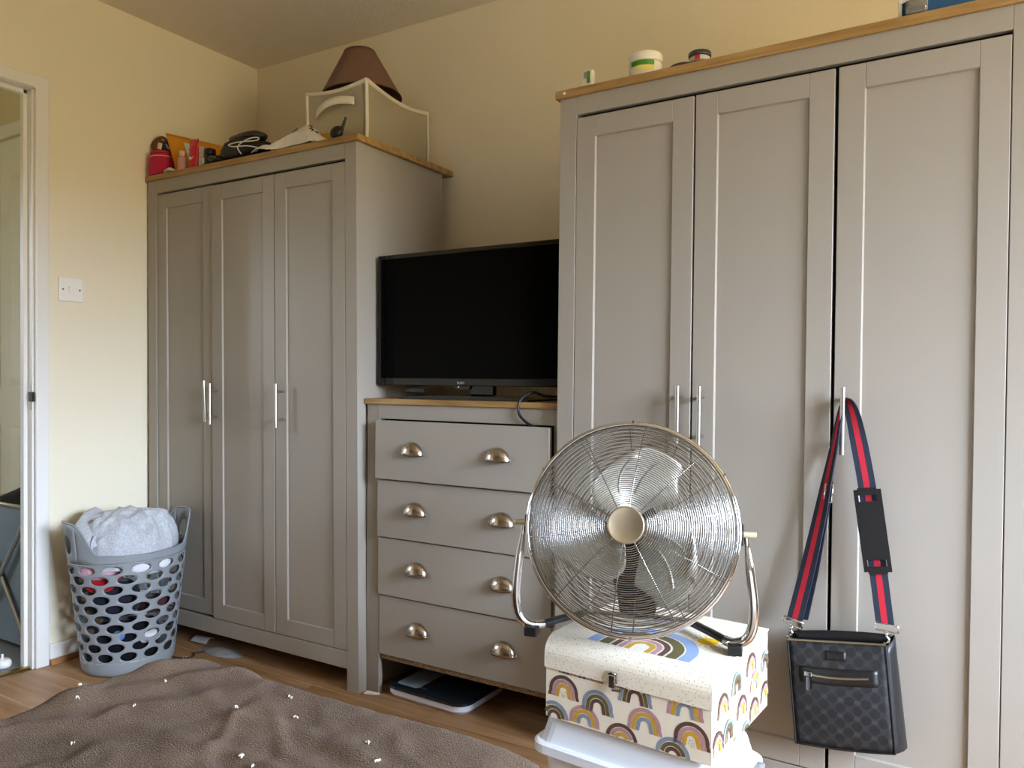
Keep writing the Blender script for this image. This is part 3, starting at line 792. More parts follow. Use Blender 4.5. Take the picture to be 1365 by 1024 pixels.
# ------------------------------------------------------------------ floor fan
def fan():
    T = R(14.0); Rr = .2125
    r = thing('floor_fan', 'chrome round floor fan standing on the rainbow box', 'fan', (2.205, -.948, KBZ+kh+.0005), R(15.5))
    ctr = Vector((0, 0, .237)); ax = Vector((1, 0, 0)); uz = Vector((0, sin(T), cos(T))); fw_ = Vector((0, -cos(T), sin(T)))
    H = lambda a, b_, c: ctr+ax*a+uz*b_+fw_*c
    # front grille
    def prof(rr): return .030+.062*(1-(rr/Rr)**2.6)
    q = MB(); n = 40
    for i in range(n):
        rr = .042+(Rr-.010-.042)*i/(n-1)
        q.tube([H(rr*cos(2*pi*k/72), rr*sin(2*pi*k/72), prof(rr)) for k in range(72)], .0009, 5, closed=True)
    for k in range(10):
        t = 2*pi*k/10+.18; pts = []
        for i in range(14):
            rr = .034+(Rr-.006-.034)*i/13; pts.append(H(rr*cos(t), rr*sin(t), prof(rr)-.0018))
        q.tube(pts, .0013, 5)
    q.build('front_grille', M_wire, r)
    # rear grille
    def profb(rr): return .006-.085*(1-(rr/Rr)**3)
    q = MB()
    for i in range(24):
        rr = .060+(Rr-.008-.060)*i/23
        q.tube([H(rr*cos(2*pi*k/60), rr*sin(2*pi*k/60), profb(rr)) for k in range(60)], .0011, 5, closed=True)
    for k in range(12):
        t = 2*pi*k/12+.05
        q.tube([H(rr*cos(t), rr*sin(t), profb(rr)-.0018) for rr in [.05+(Rr-.006-.05)*i/10 for i in range(11)]], .0013, 5)
    q.build('rear_grille', M_wire, r)
    q = MB()
    q.tube([H(Rr*cos(2*pi*k/96), Rr*sin(2*pi*k/96), .018) for k in range(96)], .0050, 10, closed=True)
    q.tube([H((Rr-.004)*cos(2*pi*k/96), (Rr-.004)*sin(2*pi*k/96), .034) for k in range(96)], .0026, 8, closed=True)
    q.tube([H((Rr-.002)*cos(2*pi*k/96), (Rr-.002)*sin(2*pi*k/96), .002) for k in range(96)], .0026, 8, closed=True)
    q.build('edge_ring', M_chrome, r)
    for t in (.55, 1.57, 2.6, 3.9, 4.75, 5.85):
        q = MB(); q.cyl(H((Rr+.003)*cos(t), (Rr+.003)*sin(t), .018), H((Rr+.003)*cos(t), (Rr+.003)*sin(t), .030), .0022, n=8); q.build('rim_screw', M_chrome, r)
    Mh = Matrix(((ax.x, uz.x, fw_.x, ctr.x), (ax.y, uz.y, fw_.y, ctr.y), (ax.z, uz.z, fw_.z, ctr.z), (0, 0, 0, 1)))
    q = MB(); q.lathe([(.0355, .086), (.0365, .089), (.0360, .096), (.0340, .0975), (.0325, .0965), (0, .0965)], 40, M=Mh); q.build('hub_badge', mat('satin_badge', 'b5a78c', .36, .9), r, label='round satin metal badge')
    q = MB(); q.lathe([(.030, -.02), (.034, .0), (.034, .035), (.026, .045), (0, .047)], 32, M=Mh); q.build('hub', M_chrome, r)
    q = MB(); q.lathe([(.030, -.150), (.056, -.135), (.060, -.110), (.060, -.060), (.050, -.040), (.02, -.036)], 36, M=Mh); q.build('motor', M_blackpl, r, label='black motor housing')
    # black spade-shaped bracket hanging behind the lower half of the grille
    q = MB()
    pr_ = [(.020, -.02), (.022, -.045), (.048, -.075), (.054, -.105), (.042, -.135), (.036, -.17)]
    poly = [(x, z) for x, z in pr_]+[(-x, z) for x, z in pr_[::-1]]
    v = [H(x+.012, z, -.058) for x, z in poly]+[H(x+.012, z, -.075) for x, z in poly]; m = len(poly)
    q.add(v, [tuple(range(m)), tuple(range(m, 2*m))[::-1]]+[(i, (i+1) % m, (i+1) % m+m, i+m) for i in range(m)])
    for k in range(7): 
        z = -.075-.013*k; q.add([H(.012+x, z+dz_, -.056) for x, dz_ in ((-.034, 0), (.034, 0), (.034, .005), (-.034, .005))]+[H(.012+x, z+dz_, -.060) for x, dz_ in ((-.034, 0), (.034, 0), (.034, .005), (-.034, .005))], [(0, 1, 2, 3), (0, 1, 5, 4), (2, 3, 7, 6), (1, 2, 6, 5), (3, 0, 4, 7)])
    q.build('motor_bracket', M_blackpl, r, label='black ribbed bracket behind the blades')
    # three broad pressed blades
    for b0 in (R(92), R(92+120), R(92+240)):
        q = MB()
        def f(u, v):
            rr = .030+.138*v
            wd = .56+.42*sin(pi*min(1, v*.85+.12))
            hw_ = wd*(1-.55*max(0, v-.72)/.28*abs(2*u-1)**2)
            sweep = -.55*v*v+.12
            th = b0+sweep+hw_*(u-.5)*1.9
            rr2 = rr*(1-.16*abs(2*u-1)**3*v)
            c = .012+.034*(u-.5)*(1.25-.5*v)*1.6+.006*sin(pi*v)
            return H(rr2*cos(th), rr2*sin(th), c)
        q.grid(f, 18, 18); bl = q.build('blade', M_blade, r, solid=.0018)
        q = MB()
        for uu in (.38, .62):
            q.tube([Vector(f(uu, .30+.52*k/12))+fw_*.001 for k in range(13)], .0028, 6)
        q.build('blade_rib', M_blade, bl)
    # stand: chrome side arms, dark rear legs, rubber feet, pivots
    for s in (-1, 1):
        q = MB()
        pts = smoothpath([(s*.226, 0, .232), (s*.229, 0, .205), (s*.236, -.002, .150), (s*.241, -.005, .095), (s*.238, -.006, .055), (s*.226, -.004, .030), (s*.205, .006, .0185), (s*.188, .022, .0165)], 8)
        q.tube(pts, [.0055 if p.z > .215 else (.0100 if p.z < .17 else .0100-.0045*(p.z-.17)/.045) for p in pts], 14)
        arm = q.build('side_arm', M_chrome, r)
        q = MB(); q.tube(smoothpath([(s*.190, .020, .0165), (s*.160, .060, .0175), (s*.118, .115, .0175)]), .0098, 12, flat=.8); q.build('rear_leg', mat('dark_leg_finish%d' % s, '26282b', .3, .3), r)  # rear leg in one even dark tone
        q = MB(); q.box(s*.206-.014, s*.206+.014, -.020, .014, .0, .020, .003, 2); q.build('foot', M_blackpl, r, label='black rubber foot')
        q = MB(); q.box(s*.2165-.004, s*.2165+.004, -.014, .014, .216, .256, .002); q.build('pivot_bracket', M_blackpl, r)
        q = MB(); q.cyl((s*.220, -.004, .237), (s*.245, -.004, .237), .0062, n=10); q.build('tilt_knob', mat('pale_knob%d' % s, 'c9c2a6', .4, .3), r, label='pale tilt knob')
    q = MB(); q.tube([(-.118, .115, .0175), (0, .122, .0175), (.118, .115, .0175)], .0092, 12); q.build('cross_tube', M_chrome, r)
fan()

# ------------------------------------------------------------------ shoulder bag
def canvas():
    m = bpy.data.materials.new('monogram_canvas'); m.use_nodes = True; n = m.node_tree; L = n.links; bs = n.nodes['Principled BSDF']
    bs.inputs['Roughness'].default_value = .55
    t = n.nodes.new('ShaderNodeTexCoord'); sp = n.nodes.new('ShaderNodeSeparateXYZ'); L.new(t.outputs['Object'], sp.inputs[0])
    def M2(op, a, c=None, d=None):
        k = n.nodes.new('ShaderNodeMath'); k.operation = op
        for i, x in enumerate((a, c, d)):
            if x is None: continue
            if isinstance(x, (int, float)): k.inputs[i].default_value = x
            else: L.new(x, k.inputs[i])
        return k.outputs[0]
    p = .0335
    def cellr(ox, oz):
        fx = M2('SUBTRACT', M2('FRACT', M2('ADD', M2('DIVIDE', sp.outputs[0], p), ox)), .5)
        fz_ = M2('SUBTRACT', M2('FRACT', M2('ADD', M2('DIVIDE', sp.outputs[2], p), oz)), .5)
        ax_, az = M2('ABSOLUTE', fx), M2('ABSOLUTE', fz_)
        return M2('MAXIMUM', M2('MAXIMUM', ax_, az), M2('MULTIPLY', M2('ADD', ax_, az), .72)), fx, fz_
    d1, fx, fz_ = cellr(0, 0); d2, gx, gz = cellr(.5, .5)
    oct_ = M2('LESS_THAN', M2('MINIMUM', d1, d2), .30)
    # double ring marks in the gaps between the octagons
    d3, hx, hz = cellr(.5, 0)
    def ring(x0):
        q_ = M2('SQRT', M2('ADD', M2('POWER', M2('ADD', hx, x0), 2), M2('POWER', hz, 2)))
        return M2('LESS_THAN', M2('ABSOLUTE', M2('SUBTRACT', q_, .075)), .022)
    rings = M2('MAXIMUM', ring(.07), ring(-.07))
    mx = n.nodes.new('ShaderNodeMix'); mx.data_type = 'RGBA'; mx.inputs['A'].default_value = lin('222427'); mx.inputs['B'].default_value = lin('101214')
    L.new(oct_, mx.inputs['Factor'])
    mx2 = n.nodes.new('ShaderNodeMix'); mx2.data_type = 'RGBA'; mx2.inputs['B'].default_value = lin('34363a')
    L.new(rings, mx2.inputs['Factor']); L.new(mx.outputs['Result'], mx2.inputs['A']); L.new(mx2.outputs['Result'], bs.inputs['Base Color'])
    return m
M_canvas = canvas()
M_leather = mat('black_leather', '0b0b0d', .42, bump=(350, .0004))
M_navy = mat('navy_webbing', '1b2233', .85, bump=(700, .0006)); M_red = mat('red_webbing', 'b0152b', .85, bump=(700, .0006))
M_zip = mat('brass_zip', '9a9076', .35, .9)
def ribbon(q, pts, wdir, widths, thick=.0012):
    """flat webbing with three stripes along a path; wdir gives the width direction at each point"""
    pts = [Vector(p) for p in pts]; n = len(pts)
    for a, c, mi in ((-.5, -.17, 0), (-.17, .17, 1), (.17, .5, 0)):
        vs = []
        for i in range(n):
            w = Vector(wdir[i]).normalized()*widths[i]
            d = (pts[min(i+1, n-1)]-pts[max(i-1, 0)]).normalized(); nn = w.normalized().cross(d).normalized()*thick
            vs += [pts[i]+w*a+nn, pts[i]+w*c+nn, pts[i]+w*c-nn, pts[i]+w*a-nn]
        f = []
        for i in range(n-1):
            for k in range(4): f.append((4*i+k, 4*i+(k+1) % 4, 4*i+4+(k+1) % 4, 4*i+4+k))
        f += [(3, 2, 1, 0), (4*n-4, 4*n-3, 4*n-2, 4*n-1)]
        q.add(vs, f, mi)
def bag():
    O = Vector((2.565, -.600, .22))
    r = thing('shoulder_bag', 'black monogram shoulder bag hanging by its striped strap from a wardrobe handle', 'bag', O)
    # body: tilted pouch; corner points on front and back faces (world), fuller towards the base
    TL, TR, BL, BR = Vector((2.451, -.618, .438)), Vector((2.650, -.622, .463)), Vector((2.473, -.633, .220)), Vector((2.672, -.640, .248))
    tl, tr, bl, br = Vector((2.455, -.592, .455)), Vector((2.664, -.585, .480)), Vector((2.472, -.582, .212)), Vector((2.690, -.578, .240))
    def Fp(u, v, a, b_, c, d): return (a*(1-u)+b_*u)*(1-v)+(c*(1-u)+d*u)*v
    def front(u, v):
        p = Fp(u, v, BL, BR, TL, TR); k = sin(pi*u)*sin(pi*min(1, v*1.05))
        p = p-Vector((0, .010*k, 0)); p.z -= .004*sin(pi*u)*(1-v)
        return p-O
    def back(u, v):
        p = Fp(u, v, bl, br, tl, tr); p.z -= .003*sin(pi*u)*(1-v); p.z += .004*sin(pi*u)*v
        return p-O
    q = MB(); q.grid(lambda u, v: front(u, v), 16, 16); fr = q.build('front_panel', M_canvas, r, solid=.002)
    q = MB()
    q.grid(lambda u, v: back(u, v), 12, 12)
    for s in (0, 1):
        q.grid(lambda u, v: Vector(front(s, v))*(1-u)+Vector(back(s, v))*u+Vector(((1 if s else -1)*.004*sin(pi*u), 0, 0)), 4, 12)
    q.grid(lambda u, v: Vector(front(u, 0))*(1-v)+Vector(back(u, 0))*v, 12, 3)
    q.build('gusset', M_leather, r, solid=.0016)
    q = MB()
    for s in (0, 1): q.tube([Vector(front(s, k/14))+Vector((0, -.001, 0)) for k in range(15)], .0022, 6)
    q.tube([Vector(front(k/14, 0))+Vector((0, -.001, 0)) for k in range(15)], .0024, 6)
    q.build('leather_binding', M_leather, r)
    q = MB(); q.tube([Vector(front(k/14, 1))+Vector((0, .001, .003)) for k in range(15)], .0028, 6); q.build('top_zip', M_zip, r, label='metal zip along the open top')
    q = MB(); q.grid(lambda u, v: Vector(front(u, .97))*(1-v)+Vector(back(u, .93))*v+Vector((0, 0, -.02)), 10, 3); q.build('lining', mat('black_lining', '07080a', .9), r)
    # front zip pocket and patch
    def on(u, v, o=.0016): 
        p = Vector(front(u, v)); return p+Vector((0, -o, 0))
    q = MB(); q.grid(lambda u, v: on(.10+.80*u, .615+.155*v, .0020), 14, 4); q.build('pocket_facing', M_leather, r, solid=.0016)
    q = MB(); q.tube([on(.21+.60*k/12, .695+.010*sin(k/12*pi)*-1, .0040) for k in range(13)], .0026, 6); q.build('pocket_zip', M_zip, r, label='metal pocket zip')
    q = MB(); a = on(.20, .70, .006)
    q.box(a.x-.008, a.x+.008, a.y-.003, a.y+.003, a.z-.004, a.z+.006, .001)
    ring = rr_poly(-.0042, .0042, -.034, -.004, .0040, 4); inn = rr_poly(-.0022, .0022, -.031, -.022, .0018, 4)
    q.prism([(a.x+x+.001, a.z+z) for x, z in ring], a.y-.0045, a.y-.0028)
    q.build('zip_puller', M_chrome, r, label='silver zip puller')
    q = MB(); q.grid(lambda u, v: on(.395+.205*u, .845+.085*v, .0022), 6, 3); q.build('leather_patch', M_leather, r, solid=.0014)
    # webbing strap over the handle post
    def strapL():
        q = MB()
        pts = smoothpath([(2.557, -.574, .986), (2.550, -.580, .950), (2.538, -.586, .870), (2.524, -.592, .790), (2.512, -.594, .720), (2.488, -.598, .600), (2.462, -.602, .482)], 6); n = len(pts)
        wd = []; ws = []
        for i in range(n):
            t = i/(n-1); k = min(1, t*1.0)
            wd.append((.35+.65*k, -(1-k)*.9-.12, .12)); ws.append(.030+.007*k)
        ribbon(q, [p-O for p in pts], wd, ws); q.build('strap', [M_navy, M_red], r, label='navy and red striped webbing')
        q = MB()                                              # doubled length below the slider
        pp = smoothpath([(2.523, -.586, .772), (2.514, -.588, .720), (2.496, -.590, .600), (2.474, -.594, .484)], 6); m = len(pp)
        ribbon(q, [p-O for p in pp], [(.75+.2*i/m, -.4+.2*i/m, .12) for i in range(m)], [.034]*m); q.build('strap', [M_navy, M_red], r, label='navy and red striped webbing')
    def strapR():
        q = MB()
        pts = smoothpath([(2.557, -.574, .986), (2.566, -.578, .984), (2.578, -.585, .950), (2.597, -.594, .860), (2.611, -.599, .780), (2.631, -.603, .630), (2.647, -.608, .508)], 6); n = len(pts)
        wd = []; ws = []
        for i in range(n):
            k = min(1, i/(n-1)*2.2); wd.append((.45+.55*k, -(1-k)*.8, -.14)); ws.append(.026+.011*k)
        ribbon(q, [p-O for p in pts], wd, ws); q.build('strap', [M_navy, M_red], r, label='navy and red striped webbing')
    strapL(); strapR()
    # shoulder pad slid onto the strap: a leather sleeve with a slot at each end
    A, B = Vector((2.6085, -.6035, .795)), Vector((2.634, -.6075, .612)); d = (B-A).normalized(); wv = Vector((0, 0, 1)).cross(d).cross(d); wv = Vector((1, 0, 0))-d*d.x; wv.normalize(); nn = d.cross(wv).normalized()
    if nn.y > 0: nn = -nn
    Ln = (B-A).length; hw = .0275
    def PP(a, l, o): return A+wv*a+d*l+nn*o-O
    q = MB()
    slot0, slot1, sw = .016, .030, .019
    def quad(a0, a1, l0, l1, o0=.0, o1=.0034):
        v = [PP(a, l, o) for o in (o0, o1) for a, l in ((a0, l0), (a1, l0), (a1, l1), (a0, l1))]
        q.add(v, [(3, 2, 1, 0), (4, 5, 6, 7), (0, 1, 5, 4), (1, 2, 6, 5), (2, 3, 7, 6), (3, 0, 4, 7)])
    quad(-hw, -sw, .004, Ln-.004); quad(sw, hw, .004, Ln-.004); quad(-sw, sw, 0, slot0, .002, .0044); quad(-sw, sw, slot1, Ln-slot1); quad(-sw, sw, Ln-slot0, Ln, .002, .0044)
    q.build('shoulder_pad', M_leather, r, label='black leather shoulder pad')
    # metal fittings
    def dring(c, w, h, ang):
        q = MB(); u = Vector((cos(ang), 0, sin(ang))); v = Vector((-sin(ang), 0, cos(ang))); c = Vector(c)-O
        q.tube([c+u*w*x+v*h*z for x, z in ((-.5, -.5), (-.5, .5), (.5, .5), (.5, -.5))]+[c+u*w*.5-v*h*.5], .0021, 8, closed=False)
        q.tube([c-u*w*.5-v*h*.5, c+u*w*.5-v*h*.5], .0021, 8)
        e_ = c-v*(h*.5)
        q.tube(smoothpath([e_, e_-v*.010, e_-v*.018+u*.006, e_-v*.026+u*.002, e_-v*.028-u*.004]), .0026, 8)
        q.lathe([(.0042, -.003), (.0046, 0), (.0042, .003)], 12, M=Matrix.Translation(e_-v*.006))
        q.build('swivel_clip', M_chrome, r, label='silver swivel clip')
    dring((2.459, -.606, .478), .042, .014, -.25); dring((2.651, -.611, .500), .044, .014, -.06)
    q = MB(); c = Vector((2.530, -.594, .775))-O; q.tube([c+Vector((x, 0, z)) for x, z in ((-.008, -.020), (.006, -.020), (.009, .020), (-.006, .020), (-.008, -.020))], .0024, 8); q.build('strap_slider', M_chrome, r, label='silver strap slider')
bag()

# ------------------------------------------------------------------ on top of the left wardrobe
TZ = 1.8097
def zipcube():
    X0, X1, Y0, Y1, Z0, Z1 = .700, .985, -.376, -.025, TZ, 2.055
    M_np = mat('translucent_bag_plastic', 'c6bda6', .45, alpha=.62, bump=(9, .006))
    M_pipe = mat('white_piping', 'ded6c4', .7)
    r = thing('storage_bag', 'translucent zipped storage bag with white piping on the left wardrobe', 'storage bag', (X0, Y0, Z0))
    w, d, h = X1-X0, Y1-Y0, Z1-Z0
    def topz(x, y): return h-.014*sin(pi*min(1, max(0, x/w)))-.030*sin(pi*min(1, max(0, (y/d)*.85)))+.006
    q = MB()
    q.grid(lambda u, v: (w*u, .003*sin(pi*u)*-1, v*topz(w*u, 0)), 12, 8); q.grid(lambda u, v: (w*u, d, v*topz(w*u, d)), 8, 4)
    q.grid(lambda u, v: (0, d*u, v*topz(0, d*u)), 12, 6); q.grid(lambda u, v: (w+.006*sin(pi*u)*sin(pi*v), d*u, v*topz(w, d*u)), 16, 8)
    q.grid(lambda u, v: (w*u, d*v, topz(w*u, d*v)), 10, 14); q.grid(lambda u, v: (w*u, d*v, .001), 4, 4)
    q.build('bag_panels', M_np, r, merge=True)
    q = MB(); rr = .0068
    for x, y in ((0, 0), (w, 0), (w, d), (0, d)):
        q.tube([(x, y, .002), (x+.004, y, h*.4), (x, y, topz(x, y))], rr if y == 0 else rr*.7, 8)
    q.tube([(w*k/12, 0, topz(w*k/12, 0)) for k in range(13)], rr*1.2, 8); q.tube([(w, d*k/14, topz(w, d*k/14)) for k in range(15)], rr*1.2, 8)
    q.tube([(0, d*k/14, topz(0, d*k/14)) for k in range(15)], rr, 8); q.tube([(w*k/12, d, topz(w*k/12, d)) for k in range(13)], rr, 8)
    q.build('piping', M_pipe, r, label='white fabric piping')
    q = MB(); q.grid(lambda u, v: (.05+.185*u, -.006-.022*sin(pi*u)**.7, .150+.028*v+.016*sin(pi*u)+.022*u), 14, 2); q.build('carry_handle', M_pipe, r, solid=.002, label='white fabric carry handle')
    q = MB(); q.grid(lambda u, v: (w*.06+w*.88*u, d*.08+d*.84*v, .004+.11*(1+.35*noise.noise(Vector((u*4, v*4, 2))))*min(1, 6*u*(1-u)+.4)), 12, 14); q.grid(lambda u, v: (w*.06+w*.88*u, d*.08+d*.84*v, .003), 2, 2)
    q.build('folded_contents', cloth('pale_bedding', 'b7ab95'), r, label='pale folded bedding inside')
zipcube()
q = MB()
Mt = Matrix.Rotation(R(-3), 4, 'Y')
prf = [(.146, 0.0), (.148, .003), (.102, .088), (.060, .168)]
q.lathe([(.1455, 0.0), (.1475, .002)], 48, M=Mt); 
b = MB(); vs = []; nn_ = 48
b.grid(lambda u, v: Mt @ Vector(((.148+(.058-.148)*v)*cos(2*pi*u), (.148+(.058-.148)*v)*sin(2*pi*u), .170*v)), 48, 10, closed_u=True)
q.bm.free()
ls = thing('lampshade', 'brown fabric coolie lampshade resting on the translucent storage bag', 'lampshade', (.845, -.245, 2.062))
M_shade = mat('brown_shade_fabric', '745646', .9, bump=(500, .0003))
b.build('shade', M_shade, ls, solid=.0015)
b = MB(); b.tube([Mt @ Vector((.148*cos(2*pi*k/48), .148*sin(2*pi*k/48), 0)) for k in range(48)], .0022, 6, closed=True); M_st = mat('dark_shade_trim', '3f2a20', .8); b.build('shade_trim', M_st, ls); b = MB(); b.tube([Mt @ Vector((.058*cos(2*pi*k/48), .058*sin(2*pi*k/48), .170)) for k in range(48)], .0018, 6, closed=True)
b.build('shade_trim', M_st, ls)
b = MB()
for k in range(3):
    t = 2*pi*k/3; b.cyl(Mt @ Vector((.058*cos(t), .058*sin(t), .168)), Mt @ Vector((.016*cos(t), .016*sin(t), .150)), .0014, n=6)
b.tube([Mt @ Vector((.016*cos(2*pi*k/20), .016*sin(2*pi*k/20), .150)) for k in range(20)], .0018, 6, closed=True); b.build('shade_ring', M_steel, ls)

# round pink-red wash bag
M_rb = mat('crimson_fabric', 'b3123c', .8, bump=(300, .0008))
rb = thing('wash_bag', 'crimson round wash bag at the wall end of the left wardrobe top', 'wash bag', (.058, -.522, TZ))
q = MB(); q.lathe([(.045, 0), (.052, .006), (.053, .03), (.050, .075), (.047, .084)], 32, sy=.82); q.build('bag_body', M_rb, rb)
q = MB(); q.tube([(.0500*cos(2*pi*k/40), .0410*sin(2*pi*k/40), .072) for k in range(40)], .0024, 6, closed=True); q.build('zip', mat('gold_zip_tape', 'd2ad72', .5), rb, label='gold zip line')
q = MB(); q.lathe([(.0475, .0845), (.046, .092), (.036, .096), (0, .096)], 32, sy=.82); q.build('bag_top', M_rb, rb)
q = MB(); q.box(-.056, -.050, -.008, .008, .055, .070, .002); q.build('pull_loop', M_rb, rb)
hb = thing('hair_brush_head', 'round brown brush leaning on top of the crimson wash bag', 'brush', (.046, -.520, TZ+.097))
q = MB(); q.lathe([(0, -.012), (.030, -.011), (.036, -.004), (.035, .006), (.022, .012), (0, .013)], 28, M=Matrix.Translation((-.004, 0, .033)) @ Matrix.Rotation(R(70), 4, 'X') @ Matrix.Rotation(R(12), 4, 'Y')); q.build('brush_head', mat('brown_bristle', '6b472c', .9, bump=(500, .003)), hb)
q = MB(); q.box(.010, .034, -.024, -.020, .012, .036, .001, M=Matrix.Rotation(R(18), 4, 'Y')); q.build('paper_tag', mat('cream_tag', 'e3d9cb', .8), hb, label='cream swing tag')
hb2 = thing('dark_pouch', 'small dark pouch wedged between the crimson wash bag and the padded envelope', 'pouch', (.087, -.505, TZ+.085))
q = MB(); q.grid(lambda u, v: Vector((.024*cos(2*pi*u)*sin(pi*v), .030*sin(2*pi*u)*sin(pi*v), .030-.030*cos(pi*v)))*(1+.25*noise.noise(Vector((u*5, v*5, 1)))), 20, 12, closed_u=True); q.build('pouch_body', mat('charcoal_nylon', '25252a', .5), hb2)
q = MB(); q.tube(smoothpath([(-.022, -.018, .060), (0, -.022, .046), (.022, -.018, .014)]), .006, 8, flat=.4); q.build('pouch_strap', mat('grey_strap', '9b958c', .8), hb2)

# amber padded envelope, leaning against the wall side
M_env = mat('amber_envelope_paper', 'd08a12', .7, bump=(60, .002))
ev = thing('padded_envelope', 'amber padded envelope with white address label standing on the left wardrobe', 'envelope', (.170, -.535, TZ))
e0, e1, e2, e3 = Vector((0, 0, .001)), Vector((.085, .200, .001)), Vector((.010, .205, .150)), Vector((-.075, .005, .162))
def EV(u, v, o=0.0):
    p = (e0*(1-u)+e1*u)*(1-v)+(e3*(1-u)+e2*u)*v
    nrm = (e1-e0).cross(e3-e0).normalized()
    return p+nrm*(o+.006*sin(pi*u)*sin(pi*v))
q = MB(); q.grid(lambda u, v: EV(u, v), 14, 10); q.build('envelope_body', M_env, ev, solid=.006)
sgn = 1 if (e1-e0).cross(e3-e0).dot(Vector((1, -1, 0))) > 0 else -1
q = MB(); q.grid(lambda u, v: EV(.26+.50*u, .22+.60*v, sgn*.0042), 10, 6); q.build('address_label', mat('label_white', 'd6d4d0', .6), ev, label='white address label')
for k, uu in enumerate((.42, .60)):
    q = MB(); q.grid(lambda u, v: EV(uu+.02*u, .42+.38*v, sgn*.0050), 2, 6); q.build('barcode_bar', M_blackpl, ev)
q = MB(); q.box(0, .034, 0, .010, .0, .058, .002, M=Matrix.Translation((.300, -.440, TZ)) @ Matrix.Rotation(R(-24), 4, 'Y'))
tag(q.build('red_card', mat('orange_red_card', 'c93420', .6)), 'orange-red card standing behind the black bottle', 'card')

def bottle(name, label, cat, loc, prof, M_, cap=None, Mc=None, parts=None, n=24, sy=1.0):
    r = thing(name, label, cat, loc)
    q = MB(); q.lathe(prof, n, sy=sy); q.build('bottle_body', M_, r)
    if cap: q = MB(); q.lathe(cap, n); q.build('cap', Mc, r)
    return r
pk = mat('clear_pink_plastic', 'e0a79a', .15, trans=.35)
bottle('pink_bottle', 'small clear pink bottle before the amber envelope', 'bottle', (.203, -.535, TZ), [(.016, 0), (.0175, .004), (.0175, .048), (.010, .056)], pk, [(.010, .056), (.0105, .058), (.0105, .076), (0, .077)], mat('rose_cap', 'd8b0a4', .3))
rp = thing('red_sachet', 'shiny red foil sachet standing by the clear pink bottle', 'sachet', (.262, -.530, TZ))
q = MB()
def sach(u, v):
    a = 2*pi*u; w = .024+.004*v; t = .013*(1-v)**.6+.0008
    x = w*cos(a); y = t*sin(a)
    return (x*(1+.08*noise.noise(Vector((u*6, v*4, 3))))+.004*v, y+.004*noise.noise(Vector((v*8, u*3, 1))), .110*v+.006*sin(3*a)*v*.5)
q.grid(sach, 28, 14, closed_u=True); q.build('foil_body', mat('red_foil', 'c01530', .22, .25, bump=(60, .004)), rp)
q = MB(); q.add([(-.012+.008*k, -.0145+.001*k, .030+.012*(k % 2)) for k in range(4)]+[(-.008+.008*k, -.0140+.001*k, .034+.012*(k % 2)) for k in range(4)], [(0, 1, 5, 4), (1, 2, 6, 5), (2, 3, 7, 6)]); q.build('white_scrawl', M_switch, rp, solid=.0006, label='white scrawl print')
q = MB(); q.box(-.005, .005, -.012, .012, 0, .072, .002); tag(q.build('beige_tube_box', mat('beige_card', '9c8050', .7), None, (.298, -.500, TZ)), 'narrow beige carton between the red sachet and the black bottle', 'carton')
bk = bottle('black_bottle', 'squat black bottle with ribbed cap and white label on the left wardrobe', 'bottle', (.345, -.520, TZ), [(.024, 0), (.027, .004), (.027, .036), (.017, .044)], mat('black_bottle_plastic', '0f0f11', .3), [(.019, .044), (.0205, .046), (.0205, .064), (.017, .067), (0, .067)], M_blackpl)
q = MB(); q.grid(lambda u, v: (.0274*cos(-2.5+1.0*u), .0274*sin(-2.5+1.0*u), .006+.024*v), 10, 2); q.build('bottle_label', mat('pale_label', 'd8d2c6', .6), bk, label='pale wrap label')
dp = thing('black_glove_pouch', 'crumpled black pouch slumped beside the black bottle', 'pouch', (.392, -.525, TZ))
q = MB(); q.grid(lambda u, v: Vector((.034*cos(2*pi*u)*sin(pi*v), .024*sin(2*pi*u)*sin(pi*v), .017-.017*cos(pi*v)))*(1+.3*noise.noise(Vector((cos(2*pi*u)*2, sin(2*pi*u)*2, v*5)))), 24, 12, closed_u=True); q.build('pouch_body', mat('black_vinyl', '101012', .35), dp)
q = MB(); q.tube(smoothpath([(-.025, -.022, .022), (0, -.026, .026), (.02, -.022, .018)]), .002, 6); q.build('pouch_seam', mat('grey_seam', '77757a', .5), dp)
q = MB(); q.grid(lambda u, v: (.028*cos(2*pi*u)*v, .022*sin(2*pi*u)*v, .001+.016*(1-v*v)+.003*noise.noise(Vector((u*5, v*4, 7)))), 20, 6, closed_u=True)
tag(q.build('white_tissue', mat('tissue_white', 'd9d2c4', .9), None, (.150, -.550, TZ)), 'scrap of white tissue at the foot of the padded envelope', 'tissue')

# black drawstring bag
db = thing('drawstring_bag', 'black soft bag with a white cord, in the middle of the left wardrobe top', 'bag', (.512, -.500, TZ))
def lumpf(rx, ry, h, seed, am):
    def f(u, v):
        a = 2*pi*u; k = pi*v
        p = Vector((rx*cos(a)*sin(k)**.7, ry*sin(a)*sin(k)**.7, h*.5*(1-cos(k))))
        return p*(1+am*noise.noise(p*18+Vector((seed, seed, 0)))+am*.5*noise.noise(p*45))
    return f
q = MB(); q.grid(lumpf(.118, .062, .082, 3, .12), 48, 24, closed_u=True); q.build('bag_body', mat('black_bag_nylon', '0e0d10', .6, bump=(80, .002)), db)
q = MB(); q.grid(lambda u, v: Vector(lumpf(.090, .048, .036, 6, .15)(u, v))+Vector((.010, .004, .066)), 36, 12, closed_u=True); q.build('bag_flap', mat('plum_black_satin', '241c1e', .4, bump=(60, .003)), db, label='dark satin fold on top')
